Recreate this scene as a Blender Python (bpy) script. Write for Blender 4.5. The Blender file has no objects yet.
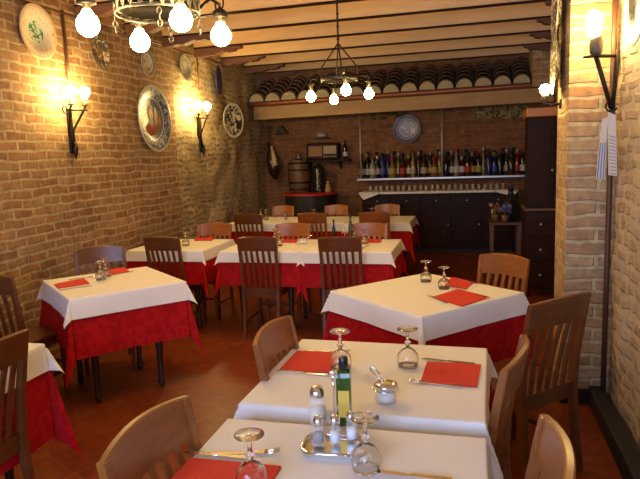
import bpy, bmesh, math, random
from mathutils import Vector, Matrix
random.seed(7)
PI = math.pi
C = bpy.context.scene.collection
scene = bpy.context.scene
# ------------------------------------------------------------------ camera
FL, TH, PT, RL, H = 610.0, math.radians(14.2), math.radians(8.0), math.radians(2.0), 1.6
Fw = Vector((-math.sin(TH)*math.cos(PT), math.cos(TH)*math.cos(PT), -math.sin(PT)))
r0 = Vector((math.cos(TH), math.sin(TH), 0)); u0 = r0.cross(Fw)
Rt = r0*math.cos(RL)-u0*math.sin(RL); Up = u0*math.cos(RL)+r0*math.sin(RL)
def on(px, py, ax, v):
    """survey helper: the point of the room on the plane axis=v seen at a photo pixel"""
    d = Fw+Rt*(px-320)/FL-Up*(py-239.5)/FL
    o = Vector((0, 0, H)); t = (v-o[ax])/d[ax]
    return o+d*t
def onz(x, y, z): return on(x, y, 2, z)
def ony(x, y, v): return on(x, y, 1, v)
def onx(x, y, v): return on(x, y, 0, v)
cam = bpy.data.cameras.new('camera'); co = bpy.data.objects.new('camera', cam); C.objects.link(co)
cam.sensor_width = 36; cam.lens = FL/640*36; cam.clip_start = .05
M = Matrix((Rt, Up, -Fw)).transposed().to_4x4(); M.translation = (0, 0, H); co.matrix_world = M
scene.camera = co
vs = scene.view_settings; vs.view_transform = 'Standard'; vs.look = 'None'; vs.gamma = 1; vs.exposure = -0.28
vs.use_curve_mapping = False

# ------------------------------------------------------------------ materials
MATS = {}
class N:
    def __init__(s, name):
        s.m = bpy.data.materials.new(name); s.m.use_nodes = True; s.t = s.m.node_tree
        s.b = s.t.nodes['Principled BSDF']; s.out = s.t.nodes['Material Output']; MATS[name] = s.m
    def n(s, typ, **k):
        o = s.t.nodes.new(typ)
        for a, v in k.items():
            if a in o.inputs: o.inputs[a].default_value = v
            else: setattr(o, a, v)
        return o
    def l(s, a, b): s.t.links.new(a, b)
    def set(s, **k):
        for a, v in k.items(): s.b.inputs[a.replace('_', ' ')].default_value = v
        return s
def c4(c): return (c[0], c[1], c[2], 1)
def simple(name, col, rough=.5, metal=0, bump=0, bscale=60, var=0, vscale=6, **k):
    s = N(name); s.set(Base_Color=c4(col), Roughness=rough, Metallic=metal)
    for a, v in k.items(): s.b.inputs[a.replace('_', ' ')].default_value = v
    if var or bump:
        tc = s.n('ShaderNodeTexCoord')
    if var:
        nz = s.n('ShaderNodeTexNoise', Scale=vscale, Detail=4.0); s.l(tc.outputs['Object'], nz.inputs['Vector'])
        mx = s.n('ShaderNodeMix', data_type='RGBA'); mx.inputs[6].default_value = c4([x*(1-var) for x in col]); mx.inputs[7].default_value = c4([min(1, x*(1+var)) for x in col])
        s.l(nz.outputs['Fac'], mx.inputs[0]); s.l(mx.outputs[2], s.b.inputs['Base Color'])
    if bump:
        nb = s.n('ShaderNodeTexNoise', Scale=bscale, Detail=3.0); s.l(tc.outputs['Object'], nb.inputs['Vector'])
        bp = s.n('ShaderNodeBump', Strength=bump, Distance=.01); s.l(nb.outputs['Fac'], bp.inputs['Height']); s.l(bp.outputs['Normal'], s.b.inputs['Normal'])
    return s.m
def wood(name, c1, c2, rough=.35, scale=(3, 3, 30), coat=0.0, axis=None):
    s = N(name); s.set(Roughness=rough); s.b.inputs['Coat Weight'].default_value = coat; s.b.inputs['Coat Roughness'].default_value = .2
    tc = s.n('ShaderNodeTexCoord'); mp = s.n('ShaderNodeMapping'); mp.inputs['Scale'].default_value = scale
    s.l(tc.outputs['Object'], mp.inputs['Vector'])
    nz = s.n('ShaderNodeTexNoise', Scale=1.5, Detail=5.0, Distortion=.6); s.l(mp.outputs['Vector'], nz.inputs['Vector'])
    cr = s.n('ShaderNodeValToRGB'); cr.color_ramp.elements[0].position = .3; cr.color_ramp.elements[0].color = c4(c1)
    cr.color_ramp.elements[1].position = .7; cr.color_ramp.elements[1].color = c4(c2)
    s.l(nz.outputs['Fac'], cr.inputs['Fac']); s.l(cr.outputs['Color'], s.b.inputs['Base Color'])
    bp = s.n('ShaderNodeBump', Strength=.15, Distance=.004); s.l(nz.outputs['Fac'], bp.inputs['Height'])
    if rough > .5: s.l(bp.outputs['Normal'], s.b.inputs['Normal'])
    return s.m
def brick(name, plane, c1, c2, mortar, bw=.25, rh=.072, ms=.011, wob=.012, bump=.9, rough=.85, rot=0, blot=None, smooth=.3, off=.5):
    s = N(name); s.set(Roughness=rough); s.b.inputs['Specular IOR Level'].default_value = .25
    tc = s.n('ShaderNodeTexCoord'); sp = s.n('ShaderNodeSeparateXYZ'); s.l(tc.outputs['Object'], sp.inputs[0])
    cb = s.n('ShaderNodeCombineXYZ'); s.l(sp.outputs['XYZ'.index(plane[0])], cb.inputs[0]); s.l(sp.outputs['XYZ'.index(plane[1])], cb.inputs[1])
    nz = s.n('ShaderNodeTexNoise', Scale=5.0, Detail=3.0); s.l(tc.outputs['Object'], nz.inputs['Vector'])
    sub = s.n('ShaderNodeVectorMath', operation='SUBTRACT'); s.l(nz.outputs['Color'], sub.inputs[0]); sub.inputs[1].default_value = (.5, .5, .5)
    sc = s.n('ShaderNodeVectorMath', operation='SCALE'); s.l(sub.outputs[0], sc.inputs[0]); sc.inputs['Scale'].default_value = wob*4
    ad = s.n('ShaderNodeVectorMath', operation='ADD'); s.l(cb.outputs[0], ad.inputs[0]); s.l(sc.outputs[0], ad.inputs[1])
    mp = s.n('ShaderNodeMapping'); mp.inputs['Rotation'].default_value = (0, 0, rot); s.l(ad.outputs[0], mp.inputs['Vector'])
    bt = s.n('ShaderNodeTexBrick', offset=off)
    for k, v in (('Scale', 1.0), ('Brick Width', bw), ('Row Height', rh), ('Mortar Size', ms), ('Mortar Smooth', smooth), ('Bias', 0.0)): bt.inputs[k].default_value = v
    bt.inputs['Color1'].default_value = c4(c1); bt.inputs['Color2'].default_value = c4(c2); bt.inputs['Mortar'].default_value = c4(mortar)
    s.l(mp.outputs[0], bt.inputs['Vector'])
    n2 = s.n('ShaderNodeTexNoise', Scale=14.0, Detail=6.0, Roughness=.7); s.l(tc.outputs['Object'], n2.inputs['Vector'])
    mul = s.n('ShaderNodeMix', data_type='RGBA', blend_type='MULTIPLY'); mul.inputs[0].default_value = .75
    cr = s.n('ShaderNodeValToRGB'); cr.color_ramp.elements[0].position = .3; cr.color_ramp.elements[0].color = (.45, .45, .45, 1); cr.color_ramp.elements[1].position = .65; cr.color_ramp.elements[1].color = (1.25, 1.2, 1.1, 1)
    s.l(n2.outputs['Fac'], cr.inputs['Fac']); s.l(bt.outputs['Color'], mul.inputs[6]); s.l(cr.outputs['Color'], mul.inputs[7])
    col = mul.outputs[2]
    if blot:
        n3 = s.n('ShaderNodeTexNoise', Scale=2.2, Detail=4.0); s.l(tc.outputs['Object'], n3.inputs['Vector'])
        c3 = s.n('ShaderNodeValToRGB'); c3.color_ramp.elements[0].position = .45; c3.color_ramp.elements[1].position = .7
        s.l(n3.outputs['Fac'], c3.inputs['Fac'])
        mm = s.n('ShaderNodeMix', data_type='RGBA'); mm.inputs[7].default_value = c4(blot); s.l(c3.outputs['Color'], mm.inputs[0]); s.l(col, mm.inputs[6])
        col = mm.outputs[2]
    s.l(col, s.b.inputs['Base Color'])
    inv = s.n('ShaderNodeMath', operation='SUBTRACT'); inv.inputs[0].default_value = 1; s.l(bt.outputs['Fac'], inv.inputs[1])
    ma = s.n('ShaderNodeMath', operation='MULTIPLY_ADD'); s.l(n2.outputs['Fac'], ma.inputs[0]); ma.inputs[1].default_value = .6; s.l(inv.outputs[0], ma.inputs[2])
    bp = s.n('ShaderNodeBump', Strength=bump, Distance=.012); s.l(ma.outputs[0], bp.inputs['Height']); s.l(bp.outputs['Normal'], s.b.inputs['Normal'])
    return s.m
def rubble(name, c1, c2, mortar, scale=9):
    s = N(name); s.set(Roughness=.95); s.b.inputs['Specular IOR Level'].default_value = .15
    tc = s.n('ShaderNodeTexCoord'); mp = s.n('ShaderNodeMapping'); mp.inputs['Scale'].default_value = (.6, .6, 1.35); s.l(tc.outputs['Object'], mp.inputs['Vector'])
    nz = s.n('ShaderNodeTexNoise', Scale=6.0, Detail=3.0); s.l(tc.outputs['Object'], nz.inputs['Vector'])
    mxv = s.n('ShaderNodeMix', data_type='VECTOR'); mxv.inputs[0].default_value = .12; s.l(mp.outputs[0], mxv.inputs[4]); s.l(nz.outputs['Color'], mxv.inputs[5])
    v = s.n('ShaderNodeTexVoronoi', Scale=float(scale)); s.l(mxv.outputs[1], v.inputs['Vector'])
    ve = s.n('ShaderNodeTexVoronoi', Scale=float(scale), feature='DISTANCE_TO_EDGE'); s.l(mxv.outputs[1], ve.inputs['Vector'])
    sp = s.n('ShaderNodeSeparateColor'); s.l(v.outputs['Color'], sp.inputs[0])
    mx = s.n('ShaderNodeMix', data_type='RGBA'); mx.inputs[6].default_value = c4(c1); mx.inputs[7].default_value = c4(c2); s.l(sp.outputs[0], mx.inputs[0])
    cr = s.n('ShaderNodeValToRGB'); cr.color_ramp.elements[0].position = .03; cr.color_ramp.elements[1].position = .16; s.l(ve.outputs['Distance'], cr.inputs['Fac'])
    m2 = s.n('ShaderNodeMix', data_type='RGBA'); m2.inputs[6].default_value = c4(mortar); s.l(cr.outputs['Color'], m2.inputs[0]); s.l(mx.outputs[2], m2.inputs[7])
    n2 = s.n('ShaderNodeTexNoise', Scale=16.0, Detail=6.0, Roughness=.7); s.l(tc.outputs['Object'], n2.inputs['Vector'])
    c2r = s.n('ShaderNodeValToRGB'); c2r.color_ramp.elements[0].position = .35; c2r.color_ramp.elements[0].color = (.3, .28, .25, 1); c2r.color_ramp.elements[1].position = .6; c2r.color_ramp.elements[1].color = (1.1, 1.1, 1.05, 1)
    s.l(n2.outputs['Fac'], c2r.inputs['Fac'])
    m3 = s.n('ShaderNodeMix', data_type='RGBA', blend_type='MULTIPLY'); m3.inputs[0].default_value = .8; s.l(m2.outputs[2], m3.inputs[6]); s.l(c2r.outputs['Color'], m3.inputs[7])
    s.l(m3.outputs[2], s.b.inputs['Base Color'])
    ma = s.n('ShaderNodeMath', operation='MULTIPLY_ADD'); s.l(cr.outputs['Color'], ma.inputs[0]); ma.inputs[1].default_value = .5; s.l(n2.outputs['Fac'], ma.inputs[2])
    bp = s.n('ShaderNodeBump', Strength=.9, Distance=.02); s.l(ma.outputs[0], bp.inputs['Height']); s.l(bp.outputs['Normal'], s.b.inputs['Normal'])
    return s.m
def damask(name, c1, c2, scale=14.):
    s = N(name); s.set(Roughness=.7); s.b.inputs['Specular IOR Level'].default_value = .15
    tc = s.n('ShaderNodeTexCoord'); nz = s.n('ShaderNodeTexNoise', Scale=scale, Detail=1.0, Distortion=1.6); s.l(tc.outputs['Object'], nz.inputs['Vector'])
    cr = s.n('ShaderNodeValToRGB'); cr.color_ramp.interpolation = 'EASE'; cr.color_ramp.elements[0].position = .47; cr.color_ramp.elements[1].position = .53
    cr.color_ramp.elements[0].color = c4(c1); cr.color_ramp.elements[1].color = c4(c2)
    s.l(nz.outputs['Fac'], cr.inputs['Fac']); s.l(cr.outputs['Color'], s.b.inputs['Base Color'])
    return s.m
def emit(name, col, st):
    s = N(name); s.set(Base_Color=c4(col)); s.b.inputs['Emission Color'].default_value = c4(col); s.b.inputs['Emission Strength'].default_value = st
    return s.m
def plate_mat(name, stops, pat=None):
    """painted dish: colour bands by radius (object xy, z = axis); pat = (scale, colour, lo, hi, rmin, rmax)"""
    s = N(name); s.set(Roughness=.38)
    tc = s.n('ShaderNodeTexCoord'); ln = s.n('ShaderNodeVectorMath', operation='LENGTH')
    fl = s.n('ShaderNodeVectorMath', operation='MULTIPLY'); fl.inputs[1].default_value = (1, 1, 0); s.l(tc.outputs['Object'], fl.inputs[0]); s.l(fl.outputs[0], ln.inputs[0])
    cr = s.n('ShaderNodeValToRGB'); e = cr.color_ramp.elements; cr.color_ramp.interpolation = 'CONSTANT'
    e[0].position = stops[0][0]; e[0].color = c4(stops[0][1]); e[1].position = stops[1][0]; e[1].color = c4(stops[1][1])
    for p, c in stops[2:]:
        q = e.new(p); q.color = c4(c)
    s.l(ln.outputs['Value'], cr.inputs['Fac']); col = cr.outputs['Color']
    for (sc, pc, lo, hi, rmin, rmax) in (pat or []):
        nz = s.n('ShaderNodeTexNoise', Scale=float(sc), Detail=1.0, Distortion=1.2); s.l(fl.outputs[0], nz.inputs['Vector'])
        r = s.n('ShaderNodeMapRange'); r.inputs['From Min'].default_value = lo; r.inputs['From Max'].default_value = hi; s.l(nz.outputs['Fac'], r.inputs['Value'])
        a = s.n('ShaderNodeMath', operation='GREATER_THAN'); s.l(ln.outputs['Value'], a.inputs[0]); a.inputs[1].default_value = rmin
        b = s.n('ShaderNodeMath', operation='LESS_THAN'); s.l(ln.outputs['Value'], b.inputs[0]); b.inputs[1].default_value = rmax
        m1 = s.n('ShaderNodeMath', operation='MULTIPLY'); s.l(a.outputs[0], m1.inputs[0]); s.l(b.outputs[0], m1.inputs[1])
        m2 = s.n('ShaderNodeMath', operation='MULTIPLY'); s.l(m1.outputs[0], m2.inputs[0]); s.l(r.outputs[0], m2.inputs[1])
        mx = s.n('ShaderNodeMix', data_type='RGBA'); mx.inputs[7].default_value = c4(pc); s.l(m2.outputs[0], mx.inputs[0]); s.l(col, mx.inputs[6]); col = mx.outputs[2]
    s.l(col, s.b.inputs['Base Color'])
    return s.m

M_BRICK = brick('brick_left', 'YZ', (.28, .145, .072), (.38, .235, .12), (.45, .345, .195), bw=.225, rh=.074, ms=.013, wob=.014, blot=None)
M_STONE = brick('stone_left', 'YZ', (.30, .20, .10), (.46, .35, .19), (.50, .40, .24), bw=.19, rh=.07, ms=.022, wob=.034, blot=(.46, .36, .20), bump=.8)
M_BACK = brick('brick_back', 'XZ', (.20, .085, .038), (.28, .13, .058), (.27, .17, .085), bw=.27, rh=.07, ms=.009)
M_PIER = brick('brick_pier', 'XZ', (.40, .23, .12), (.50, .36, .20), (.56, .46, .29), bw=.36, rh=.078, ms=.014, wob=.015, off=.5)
M_SIDE = brick('brick_side', 'YZ', (.36, .24, .15), (.46, .35, .23), (.52, .43, .30), bw=.17, rh=.085, ms=.026, wob=.022, blot=(.46, .40, .32), bump=.8)
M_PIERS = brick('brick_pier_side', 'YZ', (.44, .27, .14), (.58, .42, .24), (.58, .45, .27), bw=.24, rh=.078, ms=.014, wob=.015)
M_FLOOR = brick('terracotta', 'XY', (.19, .036, .009), (.24, .050, .013), (.26, .09, .04), bw=.33, rh=.33, ms=.003, wob=.001, bump=.10, rough=.36, rot=math.radians(28), smooth=.1, off=0.0)
M_FLOOR.node_tree.nodes['Principled BSDF'].inputs['Specular IOR Level'].default_value = .2
M_CEIL = wood('pale_ceiling', (.62, .44, .23), (.70, .51, .28), .7, (1, 8, 8))
M_BEAM = wood('pale_beam', (.66, .45, .22), (.76, .54, .28), .6, (1, 6, 6))
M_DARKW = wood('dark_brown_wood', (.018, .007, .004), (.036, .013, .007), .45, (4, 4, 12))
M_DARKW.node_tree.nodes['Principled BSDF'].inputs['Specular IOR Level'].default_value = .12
M_CORB = wood('corbel_wood', (.10, .042, .022), (.16, .07, .035), .6, (4, 4, 12))
M_CAN = wood('canopy_wood', (.36, .22, .065), (.50, .31, .10), .55, (1, 8, 8))
M_GUT = simple('copper_red', (.34, .11, .05), .35, .35)
M_TILE = simple('roof_tile', (.17, .10, .055), .9, 0, .5, 30, .45, 12)
M_TEND = simple('tile_mortar', (.46, .41, .23), .9, 0, .4, 40)
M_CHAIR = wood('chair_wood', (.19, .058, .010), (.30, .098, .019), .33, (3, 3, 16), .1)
M_CHAIR_SHADE = wood('chair_wood_shaded', (.095, .028, .007), (.165, .050, .012), .35, (3, 3, 16), .08)  # same chair wood, with the dimmer lighting put into a darker colour
M_LEG = wood('table_leg_wood', (.022, .010, .007), (.045, .02, .012), .35, (4, 4, 10))
M_WHITE = simple('white_cloth', (.80, .77, .72), .8, 0, .12, 9, .03, 5)
M_RED = damask('red_cloth', (.36, .004, .006), (.45, .007, .010))
M_NAP = simple('red_napkin', (.62, .035, .015), .85, 0, .35, 200)
M_STEEL = simple('steel', (.78, .76, .72), .22, 1.0)
M_CHROME = simple('chrome', (.85, .85, .85), .12, 1.0)
M_IRON = simple('wrought_iron', (.035, .028, .022), .5, .7, .3, 60)
M_IRONL = simple('grey_iron', (.13, .115, .095), .5, .7, .3, 60)
M_RUST = simple('brown_pipe', (.10, .042, .022), .45, .2)
M_BULB = emit('bulb_glow', (1.0, .69, .27), 120)
M_BULBW = emit('bulb_glow_wall', (1.0, .69, .26), 300)
M_GLASS = simple('clear_glass', (.9, .92, .92), .04, 0, .6, 130, Alpha=.17)
M_GLASS.node_tree.nodes['Principled BSDF'].inputs['IOR'].default_value = 1.9
M_GOBLET = simple('goblet_glass', (1, 1, 1), .02, 0, .25, 90)
g = M_GOBLET.node_tree.nodes['Principled BSDF']; g.inputs['Transmission Weight'].default_value = 1; g.inputs['IOR'].default_value = 1.38
def tinted(name, col, tr=.75, rough=.08):
    m = simple(name, col, rough); b = m.node_tree.nodes['Principled BSDF']; b.inputs['Transmission Weight'].default_value = tr; return m
M_OILG = tinted('green_bottle', (.05, .13, .012), .45)
M_BLACK = simple('black_gloss', (.012, .012, .014), .25)
M_BLACKM = simple('black_matt', (.014, .012, .012), .6)
M_PAPER = simple('paper', (.75, .70, .58), .8)
M_BLUEP = simple('blue_print', (.16, .20, .42), .7)
M_SUGAR = simple('sugar', (.85, .83, .80), .9)
M_SALT = simple('salt', (.80, .80, .84), .5)
M_PLASTER = simple('plaster', (.55, .42, .26), .9, 0, .3, 12)
M_REDTOP = simple('red_table_top', (.45, .03, .02), .35)
M_SHELF = simple('shelf_steel', (.55, .52, .50), .35, .6)

# ------------------------------------------------------------------ mesh builder
class MB:
    def __init__(s): s.v = []; s.f = []; s.mi = []; s.sm = []
    def add(s, vs_, fs, mi=0, smooth=False):
        o = len(s.v); s.v += [tuple(v) for v in vs_]
        for f in fs: s.f.append(tuple(i+o for i in f)); s.mi.append(mi); s.sm.append(smooth)
        return s
    def box(s, x0, x1, y0, y1, z0, z1, mi=0, b=0.0, rot=None, at=None):
        if b:
            bm = bmesh.new(); bmesh.ops.create_cube(bm, size=1)
            for v in bm.verts: v.co = Vector(((x0+x1)/2+v.co.x*(x1-x0), (y0+y1)/2+v.co.y*(y1-y0), (z0+z1)/2+v.co.z*(z1-z0)))
            bmesh.ops.bevel(bm, geom=list(bm.edges), offset=b, segments=2, affect='EDGES', profile=.5)
            bm.verts.index_update(); V = [v.co.copy() for v in bm.verts]; F = [[v.index for v in f.verts] for f in bm.faces]; bm.free()
        else:
            V = [Vector((x, y, z)) for x in (x0, x1) for y in (y0, y1) for z in (z0, z1)]
            F = [(0, 1, 3, 2), (4, 6, 7, 5), (0, 4, 5, 1), (2, 3, 7, 6), (0, 2, 6, 4), (1, 5, 7, 3)]
        if rot is not None: V = [rot @ v for v in V]
        if at is not None: V = [v+Vector(at) for v in V]
        return s.add(V, F, mi)
    def tube(s, pts, r, n=8, mi=0, closed=False, smooth=True):
        P = [Vector(p) for p in pts]; k = len(P)
        R = r if isinstance(r, (list, tuple)) else [r]*k
        V = []; F = []; prev = None
        for i in range(k):
            if closed: t = P[(i+1) % k]-P[i-1]
            else: t = P[min(i+1, k-1)]-P[max(i-1, 0)]
            t.normalize()
            if prev is None:
                a = Vector((0, 0, 1)) if abs(t.z) < .9 else Vector((1, 0, 0)); a = (a-t*a.dot(t)).normalized()
            else:
                a = prev-t*prev.dot(t); a = a.normalized() if a.length > 1e-6 else Vector((1, 0, 0))
            prev = a; b = t.cross(a)
            for j in range(n):
                q = 2*PI*j/n; V.append(P[i]+(a*math.cos(q)+b*math.sin(q))*R[i])
        m = k if closed else k-1
        for i in range(m):
            for j in range(n):
                i2 = (i+1) % k; F.append((i*n+j, i*n+(j+1) % n, i2*n+(j+1) % n, i2*n+j))
        if not closed: F.append(tuple(range(n))[::-1]); F.append(tuple((k-1)*n+j for j in range(n)))
        return s.add(V, F, mi, smooth)
    def lathe(s, prof, n=20, at=(0, 0, 0), mi=0, mat=None, closed_prof=False, smooth=True, sq=False):
        V = []; F = []; k = len(prof); A = Vector(at)
        for (r, z) in prof:
            for j in range(n):
                q = 2*PI*(j+.5*sq)/n; p = Vector((r*math.cos(q), r*math.sin(q), z)); V.append((mat @ p if mat is not None else p)+A)
        for i in range(k if closed_prof else k-1):
            i2 = (i+1) % k
            for j in range(n): F.append((i*n+j, i*n+(j+1) % n, i2*n+(j+1) % n, i2*n+j))
        if not closed_prof:
            if prof[0][0] > 1e-4: F.append(tuple(range(n))[::-1])
            if prof[-1][0] > 1e-4: F.append(tuple((k-1)*n+j for j in range(n)))
        return s.add(V, F, mi, smooth)
    def sph(s, c, r, mi=0, seg=14, sc=(1, 1, 1)):
        prof = [(max(1e-5, r*math.sin(PI*i/seg)), -r*math.cos(PI*i/seg)) for i in range(seg+1)]
        return s.lathe([(a*sc[0], b*sc[2]) for a, b in prof], seg+4, c, mi)
    def sweep(s, pts, wd, mi=0):
        V = []; F = []
        for (p, (w, d)) in zip(pts, wd):
            for sx, sy in ((-1, -1), (1, -1), (1, 1), (-1, 1)): V.append((p[0]+sx*w/2, p[1]+sy*d/2, p[2]))
        k = len(pts)
        for i in range(k-1):
            for j in range(4): F.append((i*4+j, i*4+(j+1) % 4, i*4+4+(j+1) % 4, i*4+4+j))
        F.append((3, 2, 1, 0)); F.append(tuple((k-1)*4+j for j in range(4)))
        return s.add(V, F, mi)
    def prism(s, poly, axis, a, b, mi=0, at=(0, 0, 0), rot=None):
        def P(u, v, w):
            q = {'x': Vector((w, u, v)), 'y': Vector((u, w, v)), 'z': Vector((u, v, w))}[axis]
            if rot is not None: q = rot @ q
            return q+Vector(at)
        n = len(poly); V = [P(u, v, a) for u, v in poly]+[P(u, v, b) for u, v in poly]
        F = [tuple(range(n))[::-1], tuple(range(n, 2*n))]+[(i, (i+1) % n, n+(i+1) % n, n+i) for i in range(n)]
        return s.add(V, F, mi)
    def build(s, name, mats, parent=None, loc=(0, 0, 0), rz=0, fix=True):
        me = bpy.data.meshes.new(name); me.from_pydata(s.v, [], s.f)
        for m in (mats if isinstance(mats, (list, tuple)) else [mats]): me.materials.append(m)
        for p, mi, sm in zip(me.polygons, s.mi, s.sm): p.material_index = mi; p.use_smooth = sm
        if fix:
            bm = bmesh.new(); bm.from_mesh(me); bmesh.ops.recalc_face_normals(bm, faces=bm.faces); bm.to_mesh(me); bm.free()
        o = bpy.data.objects.new(name, me); C.objects.link(o)
        if parent: o.parent = parent
        o.location = loc; o.rotation_euler = (0, 0, rz)
        return o
def tag(o, label, cat, group=None, kind=None):
    o['label'] = label; o['category'] = cat
    if group: o['group'] = group
    if kind: o['kind'] = kind
    return o
def thing(name, label, cat, loc=(0, 0, 0), rz=0, group=None):
    o = bpy.data.objects.new(name, None); C.objects.link(o); o.location = loc; o.rotation_euler = (0, 0, rz); o.empty_display_size = .1
    return tag(o, label, cat, group)
def struct(name, mb, mats):
    o = mb.build(name, mats); o['kind'] = 'structure'; return o
def dup(root, loc, rz, label, group=None, scale=None):
    r = root.copy(); C.objects.link(r); r.location = loc; r.rotation_euler = (0, 0, rz); r['label'] = label
    if scale: r.scale = scale
    if group: r['group'] = group
    def rec(a, b):
        for ch in a.children:
            c = ch.copy(); C.objects.link(c); c.parent = b; c.matrix_parent_inverse = ch.matrix_parent_inverse; rec(ch, c)
    rec(root, r)
    return r
ORD = ['first', 'second', 'third', 'fourth', 'fifth', 'sixth', 'seventh', 'eighth', 'ninth', 'tenth', 'eleventh', 'twelfth', 'thirteenth', 'fourteenth', 'fifteenth', 'sixteenth', 'seventeenth', 'eighteenth', 'nineteenth', 'twentieth', 'twenty-first', 'twenty-second', 'twenty-third', 'twenty-fourth', 'twenty-fifth', 'twenty-sixth', 'twenty-seventh', 'twenty-eighth', 'twenty-ninth', 'thirtieth', 'thirty-first', 'thirty-second']

# ------------------------------------------------------------------ the room
XL, XR, YB, ZC = -3.4, .81, 9.9, 3.13
YF = -1.3
def rough_wall(x, y0, y1, z0, z1, amp, sx, n=70, m=44, seed=1, thick=.25):
    """a displaced wall surface with depth; sx = +1 if the room is on the +x side"""
    from mathutils import noise
    mb = MB(); V = []; F = []
    for i in range(n+1):
        for j in range(m+1):
            y = y0+(y1-y0)*i/n; z = z0+(z1-z0)*j/m
            d = noise.fractal(Vector((y*2.2, z*2.6, seed)), 1.0, 2.0, 4)*amp
            V.append((x+sx*min(d, amp*.6), y, z))
    for i in range(n):
        for j in range(m): F.append((i*(m+1)+j, (i+1)*(m+1)+j, (i+1)*(m+1)+j+1, i*(m+1)+j+1))
    mb.add(V, F, 0, True)
    b0, b1 = sorted((x-sx*.06, x-sx*thick)); mb.box(b0, b1, y0, y1, z0, z1)
    return mb
struct('floor', MB().box(-3.8, 1.6, YF-.2, YB+.3, -.1, 0), M_FLOOR)
struct('wall_left', MB().box(XL-.25, XL, YF, 6.68, 0, ZC), M_BRICK)
struct('wall_left', rough_wall(XL-.02, 6.68, YB, 0, ZC, .05, 1), M_STONE)
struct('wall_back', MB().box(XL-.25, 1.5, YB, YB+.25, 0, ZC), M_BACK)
struct('wall_right', rough_wall(XR, YF, 3.93, 0, ZC, .035, -1, 90, 50, 4, .45), M_SIDE)
pm = MB(); pm.box(.55, 1.45, 3.93, 4.42, 0, ZC)
po = struct('wall_pier', pm, [M_PIER, M_PIERS])
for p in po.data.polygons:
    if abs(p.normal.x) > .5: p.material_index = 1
struct('wall_right', MB().box(1.12, 1.4, 4.42, YB, 0, ZC), M_PIERS)
struct('ceiling', MB().box(XL-.25, 1.5, YF, YB+.25, ZC, ZC+.12), M_CEIL)
# front wall behind the photographer with the street window that lets the daylight in
fw = MB(); WY = YF
fw.box(XL-.25, -2.3, WY-.25, WY, 0, ZC); fw.box(.3, XR+.4, WY-.25, WY, 0, ZC); fw.box(-2.3, .3, WY-.25, WY, 0, .9); fw.box(-2.3, .3, WY-.25, WY, 2.3, ZC)
struct('wall_front', fw, M_PLASTER)
wf = MB()
for a, b, c, d in ((-2.3, -2.24, .9, 2.3), (.24, .3, .9, 2.3), (-2.24, .24, .9, .96), (-2.24, .24, 2.24, 2.3), (-1.03, -.97, .96, 2.24)): wf.box(a, b, WY-.16, WY-.1, c, d)
wo = struct('window_1', wf, M_DARKW)
struct('baseboard_right', MB().box(XR-.11, XR-.02, YF, 3.93, 0, .11, b=.006), M_BLACKM)
struct('baseboard_pier', MB().box(.53, XR-.02, 3.895, 3.93, 0, .09, b=.006), M_DARKW)
# brick stub above the cupboard at the end of the tiled canopy
struct('wall_stub', MB().box(.80, 1.12, 9.1, YB, 2.42, ZC), M_PIER)

# ceiling beams with corbels
def beam_y(i): return [9.74, 8.90, 8.0, 7.15, 6.34, 5.58, 4.78, 3.98, 3.18, 2.38, 1.58][i]
names = ['directly above the tiled canopy', 'second forward from the tiled canopy', 'third forward from the tiled canopy', 'fourth forward from the tiled canopy',
         'fifth forward from the canopy', 'carrying the small chandelier', 'next forward of the small chandelier', 'two forward of the small chandelier', 'three forward of the small chandelier', 'just beyond the big chandelier', 'nearest the camera above the big chandelier']
for i in range(11):
    y = beam_y(i)
    t = thing('ceiling_beam', 'pale wooden ceiling beam with dark underside, '+names[i], 'beam', (0, y, 2.95), math.radians(-2.0), 'ceiling beams')
    MB().box(XL+.02, 1.05 if y > 4.5 else .70, 0, .11, .012, .18, b=.004).build('beam_body', M_BEAM, t)
    MB().box(XL+.02, 1.05 if y > 4.5 else .70, -.006, .045, -.004, .012).build('bottom_shade_strip', M_DARKW, t)  # added dark strip standing for the shadow line under the beam
    for sx, xw in ((1, XL+.02), (-1, 1.08 if y > 4.5 else .72)):
        prof = [(0, -.005), (.42, -.005), (.41, -.03), (.37, -.035), (.35, -.06), (.29, -.07), (.26, -.055), (.22, -.075), (.17, -.095), (.12, -.085), (.10, -.10), (0, -.105)]
        MB().prism([(xw+sx*u*(1.5 if sx > 0 else 1), v) for u, v in prof], 'y', .0, .10).build('corbel', M_CORB, t)

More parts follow.
